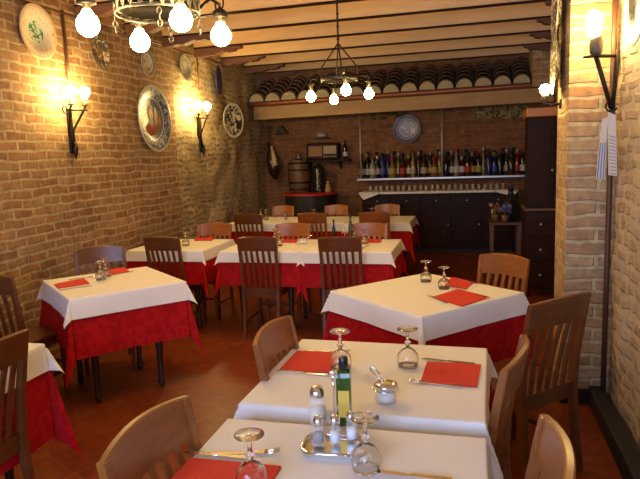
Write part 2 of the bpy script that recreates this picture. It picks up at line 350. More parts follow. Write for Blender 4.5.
# tiled canopy over the bar
t = thing('tiled_canopy', 'tiled canopy roof of round clay tiles on a yellowish timber over the bar', 'canopy', (0, 9.25, 2.2))
t.rotation_euler = (0, -.012, 0)
bmv = MB(); bmv.box(XL+.05, 1.1, .0, .16, .0, .20, b=.008); bmv.build('timber', M_CAN, t)
bg = MB(); bg.tube([(XL-.02+4.5*k/12, -.06, .235+.0*k) for k in range(13)], .034, 12); bg.build('gutter', M_GUT, t)
MB().add([(XL, -.02, .27), (1.1, -.02, .27), (1.1, .66, .60), (XL, .66, .60), (XL, -.02, .21), (1.1, -.02, .21), (1.1, .66, .5), (XL, .66, .5)],
         [(0, 1, 2, 3), (7, 6, 5, 4), (0, 4, 5, 1), (3, 2, 6, 7), (0, 3, 7, 4), (1, 5, 6, 2)]).build('roof_deck', M_BLACKM, t)
nt = 17
for k in range(nt):
    x = XL+.14+k*.262; mb = MB(); ms_ = MB()
    for r in range(5):
        y0, z0 = -.07+r*.145, .27+r*.070
        V = []; F = []; nn = 9
        for e, (yy, zz, rr) in enumerate(((y0, z0, .125), (y0+.19, z0+.07, .108))):
            for th in (0, 1):
                for j in range(nn): q = PI*j/(nn-1); V.append((x+(rr-th*.006)*math.cos(q), yy, zz+(rr-th*.006)*math.sin(q)))
        for th in (0, 1):
            for j in range(nn-1): F.append((th*nn+j, th*nn+j+1, 2*nn+th*nn+j+1, 2*nn+th*nn+j))
        for e in (0, 2*nn):
            for j in range(nn-1): F.append((e+j, e+j+1, e+nn+j+1, e+nn+j))
        mb.add(V, F, 0, True)
    o = mb.build('roof_tile_row', M_TILE, t)
    ms_.prism([(x+.113*math.cos(PI*j/10), .272+.113*math.sin(PI*j/10)) for j in range(11)], 'y', -.082, -.02)
    ms_.build('mortar_end', M_TEND, o)

# ------------------------------------------------------------------ tables and cloths
def cloth_mesh(w, d, o, k_tip, k_side, z, wave=.012, seed=0, cell=.025, tipx=0):
    rnd = random.Random(seed); ph = [rnd.uniform(0, 6.28) for _ in range(6)]
    def axis(L):
        n1 = max(6, int(o/cell)); n2 = max(10, int(L/.05))
        a = [-L/2-o+o*i/n1 for i in range(n1)]+[-L/2-.004]+[-L/2+L*i/n2 for i in range(n2)]+[-L/2+.005, L/2-.005]+[L/2, L/2+.004]+[L/2+o*i/n1 for i in range(1, n1+1)]; a.sort()
        return a
    U, W = axis(w), axis(d); V = []; F = []
    for u in U:
        for v in W:
            du = max(0, abs(u)-w/2); dv = max(0, abs(v)-d/2); su = 1 if u > 0 else -1; sv = 1 if v > 0 else -1
            cx = max(-w/2, min(w/2, u)); cy = max(-d/2, min(d/2, v)); r = math.hypot(du, dv)
            if r < 1e-6: V.append((cx, cy, z)); continue
            a = math.atan2(dv, du); q = math.sin(2*a)**1.2 if 0 < a < PI/2 else 0
            k = k_side+(k_tip-k_side)*q
            s = (cx+cy)*9+ph[0]
            k += wave/max(o, .1)*(math.sin(s)+.6*math.sin(s*2.3+ph[1]+su))*(1-q)*min(1, r/.1)
            if du == 0 or dv == 0: k += .05*math.exp(-min(w/2-abs(cx) if dv > 0 and du == 0 else 9, d/2-abs(cy) if du > 0 and dv == 0 else 9)/.06)
            k = max(.02, min(.9, k)); lip = .0035
            ox, oy = math.cos(a)*su, math.sin(a)*sv
            r *= 1+tipx*q
            f = r*k+lip*min(1, r/.004)
            V.append((cx+ox*f, cy+oy*f, z-r*math.sqrt(1-k*k)))
    m = len(W)
    for i in range(len(U)-1):
        for j in range(m-1): F.append((i*m+j, (i+1)*m+j, (i+1)*m+j+1, i*m+j+1))
    mb = MB(); mb.add(V, F, 0, True); return mb
TT = .765
def table(cx, cy, w, d, rz, tl, place, ow=.14, orr=.32, seed=0, inset=.14, ktip=.42):
    t = thing('dining_table', tl, 'table', (cx, cy, 0), rz, 'dining tables')
    MB().box(-w/2+.015, w/2-.015, -d/2+.015, d/2-.015, .73, .757, b=.004).build('tabletop', M_LEG, t)
    ap = MB()
    for s in (-1, 1):
        ap.box(-w/2+.06, w/2-.06, s*(d/2-.07)-.01, s*(d/2-.07)+.01, .65, .73); ap.box(s*(w/2-.07)-.01, s*(w/2-.07)+.01, -d/2+.07, d/2-.07, .65, .73)
    ap.build('apron', M_LEG, t)
    prof = [(.016, 0), (.022, .02), (.026, .05), (.016, .07), (.022, .085), (.018, .10), (.022, .22), (.03, .42), (.034, .5), (.022, .53), (.034, .56), (.030, .58)]
    for sx in (-1, 1):
        for sy in (-1, 1):
            lx, ly = sx*(w/2-inset), sy*(d/2-inset)
            mb = MB(); mb.lathe(prof, 12, (lx, ly, 0)); mb.box(lx-.032, lx+.032, ly-.032, ly+.032, .575, .73, b=.004); mb.build('leg', M_LEG, t)
    rc = cloth_mesh(w-.012, d-.012, orr, ktip*.5, .03, TT-.004, .010, seed, tipx=.04).build('red_tablecloth', M_RED, None, (cx, cy, 0), rz)
    tag(rc, 'red damask undercloth hanging from '+place, 'tablecloth', 'red damask undercloths')
    wc = cloth_mesh(w, d, ow, ktip, .10, TT, .004, seed).build('white_tablecloth', M_WHITE, None, (cx, cy, 0), rz)
    tag(wc, 'white tablecloth laid over '+place, 'tablecloth', 'white tablecloths')
    return t
R_ = math.radians
table(-.365, 1.345, .80, .78, 0, 'dark table nearest the camera, holding the oil bottle and cruet tray', 'the table nearest the camera under the cruet tray', .13, .34, 1)
table(-.36, 2.215, .81, .73, R_(-1.5), 'second dark table from the camera, holding the sugar bowl', 'the second table from the camera under the sugar bowl', .13, .32, 2)
table(-.28, 3.60, .80, .80, R_(48), 'dark table set diagonally behind the sugar bowl table, near the right wall', 'the diagonal table before the right wall', .125, .36, 3)
table(-2.46, 3.73, .76, .78, R_(49), 'dark turned leg table standing diagonally by the left brick wall', 'the diagonal table beside the left brick wall', .13, .38, 4, .16)
table(-2.35, 1.96, .80, .80, 0, 'dark table cut off by the left edge of the photo', 'the table cut off at the left edge', .13, .46, 5)
table(-2.76, 5.41, .76, .74, 0, 'dark table of the middle row against the left wall', 'the middle row table against the left wall', .10, .31, 6)
table(-1.83, 5.40, .75, .74, 0, 'dark table in the centre of the middle row', 'the centre table of the middle row', .10, .31, 7)
table(-1.05, 5.40, .77, .76, 0, 'dark table at the right end of the middle row', 'the right end table of the middle row', .10, .31, 8)
table(-2.62, 7.54, .78, .74, 0, 'dark table at the left end of the far row', 'the left end table of the far row', .10, .31, 9)
table(-1.86, 7.52, .72, .74, 0, 'dark table in the centre of the far row', 'the centre table of the far row', .10, .31, 10)
table(-1.10, 7.52, .76, .74, 0, 'dark table at the right end of the far row before the bar', 'the right end table of the far row', .10, .33, 11)

# ------------------------------------------------------------------ chairs
def make_chair(mat, label, loc, rz, scale=None):
    t = thing('dining_chair', label, 'chair', loc, rz, 'wooden slat back dining chairs')
    if scale: t.scale = scale
    MB().prism([(-.20, -.19), (.20, -.19), (.215, .16), (.19, .20), (-.19, .20), (-.215, .16)], 'z', .425, .447).build('seat', mat, t)
    f = MB()
    f.box(-.185, .185, .165, .183, .365, .425); f.box(-.185, .185, -.185, -.168, .365, .425); f.box(-.19, -.172, -.17, .17, .365, .425); f.box(.172, .19, -.17, .17, .365, .425)
    f.build('seat_frame', mat, t)
    for s in (-1, 1):
        MB().sweep([(s*.175, .175, 0), (s*.18, .175, .2), (s*.18, .175, .424)], [(.026, .026), (.032, .032), (.038, .038)]).build('leg', mat, t)
        MB().sweep([(s*.175, -.245, 0), (s*.182, -.205, .22), (s*.185, -.187, .43), (s*.187, -.197, .58), (s*.19, -.222, .74), (s*.192, -.254, .905)],
                   [(.026, .028), (.030, .034), (.030, .040), (.030, .034), (.028, .030), (.026, .022)]).build('leg', mat, t)
    V = []; F = []; n = 16
    for i in range(n+1):
        x = -.208+.416*i/n; q = 1-(x/.208)**2; y = -.250-.034*q; zt = .905+.017*q; zb = .785+.006*q
        for (yy, zz) in ((y+.012+.022, zb), (y+.011, zt-.004), (y+.006, zt), (y-.008, zt), (y-.012, zt-.005), (y-.012+.022, zb)): V.append((x, yy, zz))
    for i in range(n):
        for j in range(6): F.append((i*6+j, i*6+(j+1) % 6, i*6+6+(j+1) % 6, i*6+6+j))
    F.append((5, 4, 3, 2, 1, 0)); F.append(tuple(n*6+j for j in range(6)))
    MB().add(V, F).build('top_rail', mat, t)
    for k in range(5):
        x = -.122+.061*k; q = 1-(x/.2)**2
        MB().sweep([(x*.93, -.18, .44), (x*.96, -.193-.008*q, .57), (x, -.212-.018*q, .70), (x, -.230-.030*q, .80)], [(.026, .011)]*4).build('slat', mat, t)
    MB().box(-.17, .17, .168, .184, .20, .225).build('stretcher', mat, t)
    MB().sweep([(-.178, -.20, .23), (-.178, .17, .23)], [(.001, .001)]*2) if False else None
    for s in (-1, 1): MB().box(s*.178-.008, s*.178+.008, -.20, .17, .14, .165).build('stretcher', mat, t)
    return t
def chair(mx, my, fx, fy, label, sc=1.0, dark=False):
    l = math.hypot(fx, fy); fx /= l; fy /= l
    loc = (mx+fx*.262, my+fy*.262, 0); rz = math.atan2(fy, fx)-PI/2
    key = 1 if dark else 0  # dark selects the copy of the chair wood with shade in its colour
    if key not in CH: CH[key] = make_chair(M_CHAIR_SHADE if dark else M_CHAIR, label, loc, rz, (sc, 1, 1)); return CH[key]
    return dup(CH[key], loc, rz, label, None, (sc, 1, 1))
CH = {}
chair(-.84, 1.365, 1, -.03, 'wooden slat back chair at the left of the table nearest the camera')
chair(-.79, 2.27, 1, -.02, 'wooden slat back chair at the left of the sugar bowl table')
chair(.188, 1.40, -1, .02, 'wooden chair right of the table nearest the camera, cut off by the bottom edge')
chair(.15, 2.12, -1, .22, 'wooden chair at the right of the sugar bowl table, its back seen edge-on')
chair(.40, 2.91, -.7, .7, 'tall dark wooden slat back chair standing close to the right wall', 1.0, True)
chair(.20, 4.02, -.59, -.81, 'orange brown chair behind the far right side of the diagonal table, before the bar', .86)
chair(-1.80, 4.88, 0, 1, 'dark chair with its back to the camera at the centre table of the middle row', .86, True)
chair(-1.07, 4.87, 0, 1, 'dark chair with its back to the camera at the right table of the middle row', .88, True)
chair(-2.70, 4.88, .05, 1, 'dark chair with its back to the camera at the left table of the middle row', .86, True)
chair(-2.62, 5.90, 0, -1, 'brown chair facing the camera behind the left table of the middle row', .9)
chair(-1.75, 5.84, 0, -1, 'brown chair facing the camera behind the centre table of the middle row', .88)
chair(-.98, 5.82, 0, -1, 'brown chair facing the camera behind the right table of the middle row', .9)
chair(-2.62, 6.85, 0, 1, 'dark chair with its back to the camera at the left table of the far row', .86, True)
chair(-1.84, 6.90, 0, 1, 'brown chair with its back to the camera at the centre table of the far row', .84)
chair(-1.10, 6.92, 0, 1, 'brown chair with its back to the camera at the right table of the far row', .86)
chair(-2.50, 7.92, 0, -1, 'brown chair facing the camera behind the left table of the far row', .74)
chair(-1.76, 7.92, 0, -1, 'brown chair facing the camera behind the centre table of the far row', .76)
chair(-1.08, 7.92, 0, -1, 'brown chair facing the camera behind the right table of the far row, before the bar', .78)
chair(-2.93, 4.30, .58, -.82, 'dark chair between the left brick wall and the diagonal table', .95, True)
chair(-3.0, 3.16, .05, 1, 'brown chair against the left brick wall, cut off by the left edge', 1.0, True)
chair(-1.83, 1.93, -1, 0, 'dark chair at the table cut off by the left edge, its back to the camera', 1.0, True)

# ------------------------------------------------------------------ tableware
TZ = TT+.002
def glass(x, y, label, group='upturned wine glasses', s=1.0):
    if 'g' not in GL:
        t = thing('wine_glass', label, 'glass', (x, y, TZ), 0, group); GL['g'] = t
        # upside down goblet: rim on the cloth, foot in the air
        MB().lathe([(.032, 0), (.036, .015), (.037, .03), (.034, .045), (.024, .058), (.010, .066), (.006, .068), (.0055, .064), (.022, .054), (.031, .043), (.0345, .03), (.0335, .015), (.0305, 0)], 24, closed_prof=True).build('bowl', M_GOBLET, t)
        MB().lathe([(.007, .066), (.006, .074), (.011, .080), (.011, .086), (.0055, .092), (.005, .115), (.0075, .122)], 16).build('stem', M_GOBLET, t)
        MB().lathe([(.0075, .121), (.02, .126), (.034, .129), (.035, .131), (.034, .133), (.01, .1325)], 24).build('foot', M_GOBLET, t)
        t.scale = (s, s, s); return t
    return dup(GL['g'], (x, y, TZ), 0, label, group, (s, s, s))
GL = {}
def knife(x, y, rz, label):
    if 'k' not in GL:
        o = MB(); o.prism([(-.105, -.006), (-.10, -.009), (0, -.006), (0, .006), (-.10, .009), (-.105, .006)], 'z', 0, .006)
        t = thing('table_knife', label, 'knife', (x, y, TZ), rz, 'table knives'); GL['k'] = t
        o.build('handle', M_STEEL, t)
        MB().prism([(0, -.005), (.02, -.009), (.085, -.010), (.105, -.002), (.108, .004), (.02, .006), (0, .005)], 'z', .0015, .0035).build('blade', M_CHROME, t); return t
    return dup(GL['k'], (x, y, TZ), rz, label)
def fork(x, y, rz, label):
    if 'f' not in GL:
        t = thing('table_fork', label, 'fork', (x, y, TZ), rz, 'table forks'); GL['f'] = t
        MB().prism([(-.10, -.006), (-.09, -.009), (-.05, -.006), (.03, -.004), (.03, .004), (-.05, .006), (-.09, .009), (-.10, .006)], 'z', .001, .0045).build('handle', M_STEEL, t)
        h = MB(); h.prism([(.028, -.004), (.042, -.012), (.055, -.012), (.055, .012), (.042, .012), (.028, .004)], 'z', .003, .006)
        for k in range(4):
            yy = -.0105+.007*k; h.tube([(.054, yy, .0045), (.075, yy, .004), (.098, yy*.95, .010)], [.0022, .002, .0012], 6)
        h.build('tines', M_STEEL, t); return t
    return dup(GL['f'], (x, y, TZ), rz, label)
def napkin(corners, label, zz=TZ):
    P = [Vector((c[0], c[1])) for c in corners]; cen = sum(P, Vector((0, 0)))/len(P)
    mb = MB(); mb.prism([(p.x-cen.x, p.y-cen.y) for p in P], 'z', 0, .003); mb.prism([((p.x-cen.x)*.985, (p.y-cen.y)*.985) for p in P], 'z', .0032, .0055)
    return tag(mb.build('paper_napkin', M_NAP, None, (cen.x, cen.y, zz)), label, 'napkin', 'red napkins')
def P(px, py, z=TT): return onz(px, py, z)
def lay(fn, a, b, label):
    A, B = P(*a), P(*b); m = (A+B)/2; return fn(m.x, m.y, math.atan2((B-A).y, (B-A).x), label)
def quad(*px): return [P(*q) for q in px]
# sugar bowl table
napkin(quad((297, 352), (336, 354), (330, 374), (279, 371)), 'red napkin on the left of the sugar bowl table')
napkin(quad((427, 363), (481, 366), (477, 388), (420, 384)), 'red napkin on the right of the sugar bowl table')
lay(knife, (276, 372), (331, 376), 'knife below the left napkin on the sugar bowl table')
lay(fork, (298, 352), (356, 353), 'fork above the left napkin on the sugar bowl table')
lay(knife, (481, 366), (417, 359), 'knife above the right napkin on the sugar bowl table')
lay(fork, (472, 389), (400, 381), 'fork below the right napkin on the sugar bowl table')
g = P(341, 369); glass(g.x, g.y, 'upturned wine glass behind the green oil bottle', s=1.15)
g = P(408, 367); glass(g.x, g.y, 'upturned wine glass behind the sugar bowl', s=1.15)
# nearest table
napkin([(-.77, 1.25), (-.50, 1.25), (-.50, 1.465), (-.765, 1.465)], 'red napkin on the table nearest the camera', TZ)
lay(fork, (204, 456), (287, 453), 'fork above the napkin on the table nearest the camera')
lay(knife, (250, 460), (188, 454), 'knife crossing the fork on the table nearest the camera')
lay(knife, (450, 482), (372, 473), 'knife with brown shine at the bottom edge of the nearest table')
g = onz(252, 489, TT); glass(g.x, g.y, 'upturned wine glass beside the napkin on the nearest table', s=1.1)
g = onz(366, 470, TT); glass(g.x, g.y, 'upturned wine glass in front of the cruet tray', s=1.1)
# diagonal right table
napkin(quad((458, 290), (490, 298), (462, 307), (432, 298)), 'nearer red napkin on the diagonal table by the right wall')
napkin(quad((452, 278), (474, 283), (466, 290), (444, 285)), 'farther red napkin on the diagonal table by the right wall')
lay(fork, (452, 306), (424, 295), 'fork at the nearer napkin on the diagonal table by the right wall')
lay(knife, (492, 300), (460, 291), 'knife at the nearer napkin on the diagonal table by the right wall')
lay(fork, (466, 290), (440, 286), 'fork at the farther napkin on the diagonal table by the right wall')
lay(knife, (482, 285), (455, 279), 'knife at the farther napkin on the diagonal table by the right wall')
g = P(426, 282); glass(g.x, g.y, 'farther of two upturned wine glasses on the diagonal table')
g = P(444, 289); glass(g.x, g.y, 'nearer of two upturned wine glasses on the diagonal table')
# left diagonal table
napkin(quad((54, 285), (84, 279), (90, 284), (58, 289)), 'left red napkin on the diagonal table by the brick wall')
napkin(quad((105, 271), (124, 268), (130, 272), (110, 275)), 'right red napkin on the diagonal table by the brick wall')
lay(fork, (70, 280), (96, 277), 'fork behind the left napkin by the brick wall')
lay(knife, (60, 291), (92, 286), 'knife in front of the left napkin by the brick wall')
lay(knife, (112, 276), (132, 272), 'knife beside the right napkin by the brick wall')
g = P(101, 280); glass(g.x, g.y, 'upturned wine glass on the diagonal table by the brick wall')
g = P(106, 277); glass(g.x, g.y, 'second upturned wine glass on the diagonal table by the brick wall, to the right')
# middle row
mid = [((186, 246), 'wine glass on the left table of the middle row'), ((275, 243), 'left wine glass on the centre table of the middle row'), ((279, 246), 'right wine glass on the centre table of the middle row'),
       ((354, 243), 'left wine glass on the right table of the middle row'), ((364, 244), 'right wine glass on the right table of the middle row')]
for q, lb in mid: g = P(*q); glass(g.x, g.y, lb)
for q, lb in (([(150, 240), (170, 239), (168, 242), (148, 243)], 'red napkin left of the glass on the left middle row table'), ([(196, 238), (214, 238), (212, 241), (194, 241)], 'red napkin right of the glass on the left middle row table'),
              ([(283, 240), (298, 240), (296, 243), (280, 243)], 'red napkin on the centre table of the middle row'), ([(366, 240), (382, 240), (381, 243), (365, 243)], 'red napkin on the right table of the middle row')):
    napkin(quad(*q), lb)
lay(knife, (262, 249), (281, 246), 'knife on the centre table of the middle row')
lay(knife, (360, 250), (370, 245), 'knife on the right table of the middle row')
# far row
for q, lb in (((261, 219), 'wine glass on the left table of the far row'), ((266, 220), 'second wine glass on the left table of the far row'), ((314, 220), 'wine glass on the centre table of the far row'), ((372, 219), 'wine glass on the right table of the far row')):
    g = P(*q); glass(g.x, g.y, lb)
# ashtray-like bowl, small bottles on the middle row
g = P(303, 244)
t = thing('sugar_bowl', 'small glass bowl with a spoon on the centre table of the middle row', 'bowl', (g.x, g.y, TZ))
MB().lathe([(.001, 0), (.035, 0), (.045, .02), (.045, .05), (.041, .05), (.040, .02), (.03, .006), (.001, .006)], 18).build('bowl', M_GLASS, t)
MB().lathe([(.001, .007), (.03, .008), (.039, .022), (.001, .026)], 18).build('sugar', M_SUGAR, t)
MB().tube([(.0, 0, .03), (.05, .01, .06), (.09, .02, .085)], [.004, .0025, .004], 8).build('spoon', M_STEEL, t)
def shaker(x, y, label, fill, h=.085, r=.017):
    t = thing('condiment_shaker', label, 'shaker', (x, y, TZ+.012), 0, 'small shakers on the cruet tray')
    MB().lathe([(.001, 0), (r, 0), (r*1.05, .01), (r, h*.5), (r*.72, h*.68), (r*.7, h*.7), (.001, h*.7)], 16).build('glass_body', M_GLASS, t)
    MB().lathe([(.001, .004), (r*.84, .004), (r*.86, h*.38), (.001, h*.38)], 16).build('contents', fill, t)
    MB().lathe([(r*.8, h*.66), (r*.92, h*.70), (r*.9, h*.84), (r*.6, h*.96), (.001, h)], 16).build('metal_cap', M_CHROME, t)
    return t
# cruet tray on nearest table
cen = P(334, 449)
tr = thing('cruet_tray', 'chrome cruet tray with upright handle on the nearest table', 'tray', (cen.x, cen.y, TZ), R_(4))
oct_ = [(-.085, -.035), (-.065, -.058), (.065, -.058), (.085, -.035), (.085, .035), (.065, .058), (-.065, .058), (-.085, .035)]
MB().prism(oct_, 'z', .0, .006).build('tray_base', M_CHROME, tr)
MB().tube([(x*1.03, y*1.05, .012) for x, y in oct_], .0055, 8, closed=True).build('tray_rim', M_CHROME, tr)
hm = MB(); hm.tube([(0, .03, .006), (0, .03, .17), (-.004, .03, .20)], .0035, 8); hm.tube([(-.004+.008*math.sin(a*PI/4), .03, .208-.008*math.cos(a*PI/4)) for a in range(8)], .003, 8, closed=True)
hm.build('handle', M_CHROME, tr)
q = P(319, 448); shaker(q.x, q.y, 'pepper shaker at the left of the cruet tray', simple('pepper', (.30, .27, .24), .9))
q = P(335.5, 447); shaker(q.x, q.y, 'salt shaker in the middle of the cruet tray', M_SALT)
q = P(352, 443); shaker(q.x, q.y, 'salt shaker at the right of the cruet tray', M_SALT)
q = P(318, 423)
t = thing('cheese_shaker', 'tall glass cheese shaker with chrome dome cap behind the cruet tray', 'shaker', (q.x, q.y, TZ))
MB().lathe([(.001, 0), (.028, 0), (.030, .008), (.028, .08), (.022, .088), (.019, .088), (.025, .078), (.027, .01), (.001, .006)], 20).build('glass_body', M_GLASS, t)
MB().lathe([(.001, .007), (.0255, .009), (.0255, .05), (.001, .052)], 20).build('cheese', simple('cheese', (.78, .70, .55), .9), t)
MB().lathe([(.020, .085), (.024, .09), (.024, .10), (.018, .115), (.008, .121), (.001, .122)], 20).build('metal_cap', M_CHROME, t)
q = P(345, 424)
t = thing('oil_bottle', 'tall square green oil bottle with yellow label on the nearest table', 'bottle', (q.x, q.y, TZ), R_(8))
b = MB(); b.lathe([(.001, 0), (.030, 0), (.032, .004), (.032, .155), (.026, .168), (.0125, .176), (.0115, .182), (.0115, .20), (.001, .20)], 4, sq=True, smooth=False); b.build('glass_body', M_OILG, t)
MB().box(-.017, .017, -.0236, -.0226, .03, .115).build('label', simple('yellow_label', (.75, .52, .08), .6), t)
MB().lathe([(.0135, .178), (.0145, .182), (.0145, .212), (.013, .215), (.001, .215)], 16).build('cap', M_BLACK, t)
q = P(386, 402)
t = thing('sugar_bowl', 'round glass sugar bowl with metal lid and spoon on the second table', 'bowl', (q.x, q.y, TZ))
MB().lathe([(.001, 0), (.036, 0), (.039, .01), (.036, .03), (.038, .055), (.034, .055), (.032, .03), (.034, .01), (.001, .006)], 24).build('glass_bowl', M_GLASS, t)
MB().lathe([(.001, .007), (.032, .009), (.031, .034), (.001, .037)], 20).build('sugar', M_SUGAR, t)
MB().lathe([(.038, .052), (.041, .056), (.040, .062), (.025, .070), (.008, .074), (.001, .075)], 24).build('lid', M_CHROME, t)
MB().tube([(.042*math.cos(a*PI/12), .042*math.sin(a*PI/12), .046) for a in range(24)], .0025, 6, closed=True).build('wire_band', M_CHROME, t)
sp = MB(); sp.tube([(-.005, -.01, .075), (-.03, 0, .088), (-.052, .006, .106), (-.05, .006, .118), (-.036, .004, .112), (-.02, .002, .094)], .0035, 8); sp.build('spoon', M_STEEL, t)

# bottles on the middle and far rows
def bottle_mesh(kind):
    return {'wine': [(.001, 0), (.036, 0), (.037, .01), (.037, .19), (.030, .215), (.015, .235), (.0135, .25), (.0135, .295), (.015, .297), (.015, .305), (.001, .305)],
            'liquor': [(.001, 0), (.040, 0), (.042, .01), (.042, .15), (.036, .175), (.018, .20), (.015, .21), (.015, .255), (.017, .257), (.017, .275), (.001, .275)],
            'squat': [(.001, 0), (.044, 0), (.046, .01), (.046, .11), (.036, .14), (.017, .16), (.015, .20), (.018, .202), (.018, .235), (.001, .235)],
            'slim': [(.001, 0), (.030, 0), (.031, .01), (.031, .17), (.020, .21), (.012, .25), (.012, .32), (.014, .322), (.014, .335), (.001, .335)]}[kind]
BM = {}
def bottle(kind, mat, lmat, x, y, z, label, group=None, s=1.0, cap=M_BLACK):
    t = thing('bottle', label, 'bottle', (x, y, z), 0, group)
    if s != 1: t.scale = (s, s, s)
    pr = bottle_mesh(kind); R = max(p[0] for p in pr)
    for nm, m, fn in (('glass_body', mat, lambda: MB().lathe(pr, 14)), ('label', lmat, lambda: MB().lathe([(R+.0008, .045), (R+.001, .047), (R+.001, .115), (R+.0008, .117)], 14)),
                      ('cap', cap, lambda: MB().lathe([(pr[-2][0]+.0012, pr[-1][1]-.045), (pr[-2][0]+.0015, pr[-1][1]+.001), (.001, pr[-1][1]+.002)], 12))):
        if m is None: continue
        k = (kind, nm, m.name)
        if k not in BM:
            o = fn().build(nm, m, t); BM[k] = o.data
        else:
            o = bpy.data.objects.new(nm, BM[k]); C.objects.link(o); o.parent = t
    return t
BG = {n: simple('bottle_'+n, tuple(v*.5 for v in c), .12) for n, c in dict(green=(.015, .04, .012), brown=(.07, .025, .008), black=(.012, .012, .012), amber=(.35, .13, .02), blue=(.012, .02, .16), clear=(.35, .36, .32), red=(.22, .012, .01), yellow=(.45, .33, .05), olive=(.10, .11, .02)).items()}
LB = {n: simple('label_'+n, tuple(v*.7 for v in c), .6) for n, c in dict(white=(.70, .68, .60), cream=(.55, .45, .25), red=(.45, .03, .02), gold=(.50, .34, .08), blue=(.06, .10, .40), yellow=(.65, .50, .06)).items()}
q = P(334, 238); bottle('slim', BG['green'], None, q.x, q.y, TZ, 'dark oil bottle beside chair backs on the middle row', None, .55)
q = P(351, 240); bottle('slim', BG['olive'], None, q.x, q.y, TZ, 'dark bottle standing between two tables of the middle row', None, .75)
q = P(286, 220); bottle('squat', BG['clear'], None, q.x, q.y, TZ, 'small clear cruet bottle on the far row before the red table', None, .45)
q = P(345, 241); 
t = thing('cruet_tray', 'small chrome cruet rack on the right table of the middle row', 'tray', (q.x, q.y, TZ))
MB().lathe([(.001, 0), (.055, 0), (.058, .008), (.052, .008), (.001, .005)], 16).build('tray_base', M_CHROME, t)
MB().tube([(0, 0, .005), (0, 0, .14)], .003, 8).build('handle', M_CHROME, t)

# ------------------------------------------------------------------ bar at the back
BY = YB
SZ = 1.185
x0, x1 = -1.78, .80
t = thing('bottle_shelf', 'long steel bottle shelf hung from thin rods on the back brick wall', 'shelf', (0, 0, SZ))
MB().box(x0, x1, 9.55, BY-.005, -.03, 0, b=.004).build('shelf_board', M_SHELF, t)
for px in (360.5, 442):
    q = ony(px, 150, 9.58); MB().tube([(q.x, 9.58, 0), (q.x, 9.58, 2.4-SZ-.17)], .014, 10).build('hanging_rod', M_SHELF, t)
spec = ['wine:brown:cream', 'wine:black:white', 'liquor:clear:white', 'liquor:black:cream', 'wine:blue:blue', 'slim:blue:None', 'squat:yellow:gold', 'wine:olive:cream', 'squat:red:red', 'liquor:brown:white', 'slim:yellow:cream',
        'wine:brown:None', 'liquor:brown:cream', 'wine:green:gold', 'squat:amber:gold', 'wine:amber:yellow', 'liquor:black:None', 'wine:brown:white', 'slim:clear:white', 'squat:red:white', 'liquor:brown:red', 'liquor:black:yellow',
        'wine:black:gold', 'slim:yellow:None', 'wine:blue:None', 'liquor:blue:blue', 'wine:black:None', 'wine:green:cream', 'liquor:brown:None', 'wine:red:red', 'wine:black:white']
cn = {'clear': 'clear glass', 'amber': 'amber', 'olive': 'olive green'}
nb = len(spec)
for k, sp_ in enumerate(spec):
    kd, c, l = sp_.split(':'); x = x0+.07+(x1-x0-.14)*k/(nb-1)+random.uniform(-.012, .012)
    lab = '%s %s bottle %s on the bar shelf, %s from the left' % (cn.get(c, 'dark '+c if c in ('green', 'brown') else c), {'wine': 'wine', 'liquor': 'spirits', 'squat': 'squat', 'slim': 'slim'}[kd], 'without label' if l == 'None' else 'with %s label' % l, ORD[k])
    bottle(kd, BG[c], None if l == 'None' else LB[l], x, 9.68+(k % 2)*.05, SZ, lab, 'bottles on the bar shelf', 1.28, [M_BLACK, LB['gold'], LB['red'], M_SHELF][k % 4])
spec2 = ['wine:black:None', 'wine:green:None', 'liquor:brown:None', 'wine:brown:None', 'liquor:olive:None']
for k in range(18):
    kd, c, l = spec2[k % 5].split(':'); x = x0+.14+.14*k
    bottle(kd, BG[c], None, x, 9.83, SZ, 'dark bottle in the rear rank of the bar shelf, %s from the left' % ORD[k], 'rear rank bottles on the bar shelf', 1.35)
# counter
t = thing('bar_counter', 'dark wooden bar counter with panelled front below the bottle shelf', 'counter', (0, 0, 0))
MB().box(-1.70, .62, 9.50, BY-.01, .08, .94, b=.006).build('body', M_DARKW, t)
MB().box(-1.66, .58, 9.54, BY-.02, 0, .08).build('plinth', M_BLACKM, t)
MB().box(-1.74, .66, 9.44, BY-.01, .94, .97, b=.006).build('worktop', M_DARKW, t)
for k in range(5):
    d = MB(); a = -1.66+k*.455; d.box(a, a+.42, 9.482, 9.50, .14, .72, b=.006); d.box(a+.05, a+.37, 9.474, 9.482, .20, .66, b=.004)
    d = d.build('door', M_DARKW, t); MB().sph((a+.39, 9.465, .46), .013).build('knob', M_SHELF, d)
    dr = MB().box(a, a+.42, 9.482, 9.50, .76, .90, b=.006).build('drawer', M_DARKW, t); MB().sph((a+.21, 9.465, .83), .013).build('knob', M_SHELF, dr)
c = MB(); zc = .974
c.box(-1.72, .64, 9.43, 9.86, .970, .976)
c.prism([(-1.74, .974), (-1.40, .974), (-1.40, .955), (-1.66, .86)], 'y', 9.418, 9.424); c.prism([(.66, .974), (.30, .974), (.30, .955), (.58, .88)], 'y', 9.418, 9.424)
c.prism([(-1.42, .976), (.32, .976), (.32, .945), (-1.42, .945)], 'y', 9.418, 9.424)
tag(c.build('bar_runner', M_WHITE), 'white cloth runner with hanging corners on the bar counter', 'cloth')
t0 = None
for k in range(24):
    x = -1.58+k*.088; lab = 'small upturned glass on the bar counter runner, %s from the left' % ORD[k]
    if t0 is None:
        t0 = MB().lathe([(.028, 0), (.024, .085), (.001, .088), (.001, .083), (.021, .08), (.025, 0)], 12).build('tumbler', simple('tumbler_glass', (.62, .55, .42), .12, Alpha=.55), None, (x, 9.62, .977)); tag(t0, lab, 'glass', 'tumblers on the bar counter')
    else:
        o = t0.copy(); C.objects.link(o); o.location = (x, 9.60+.06*(k % 2), .977); o['label'] = lab
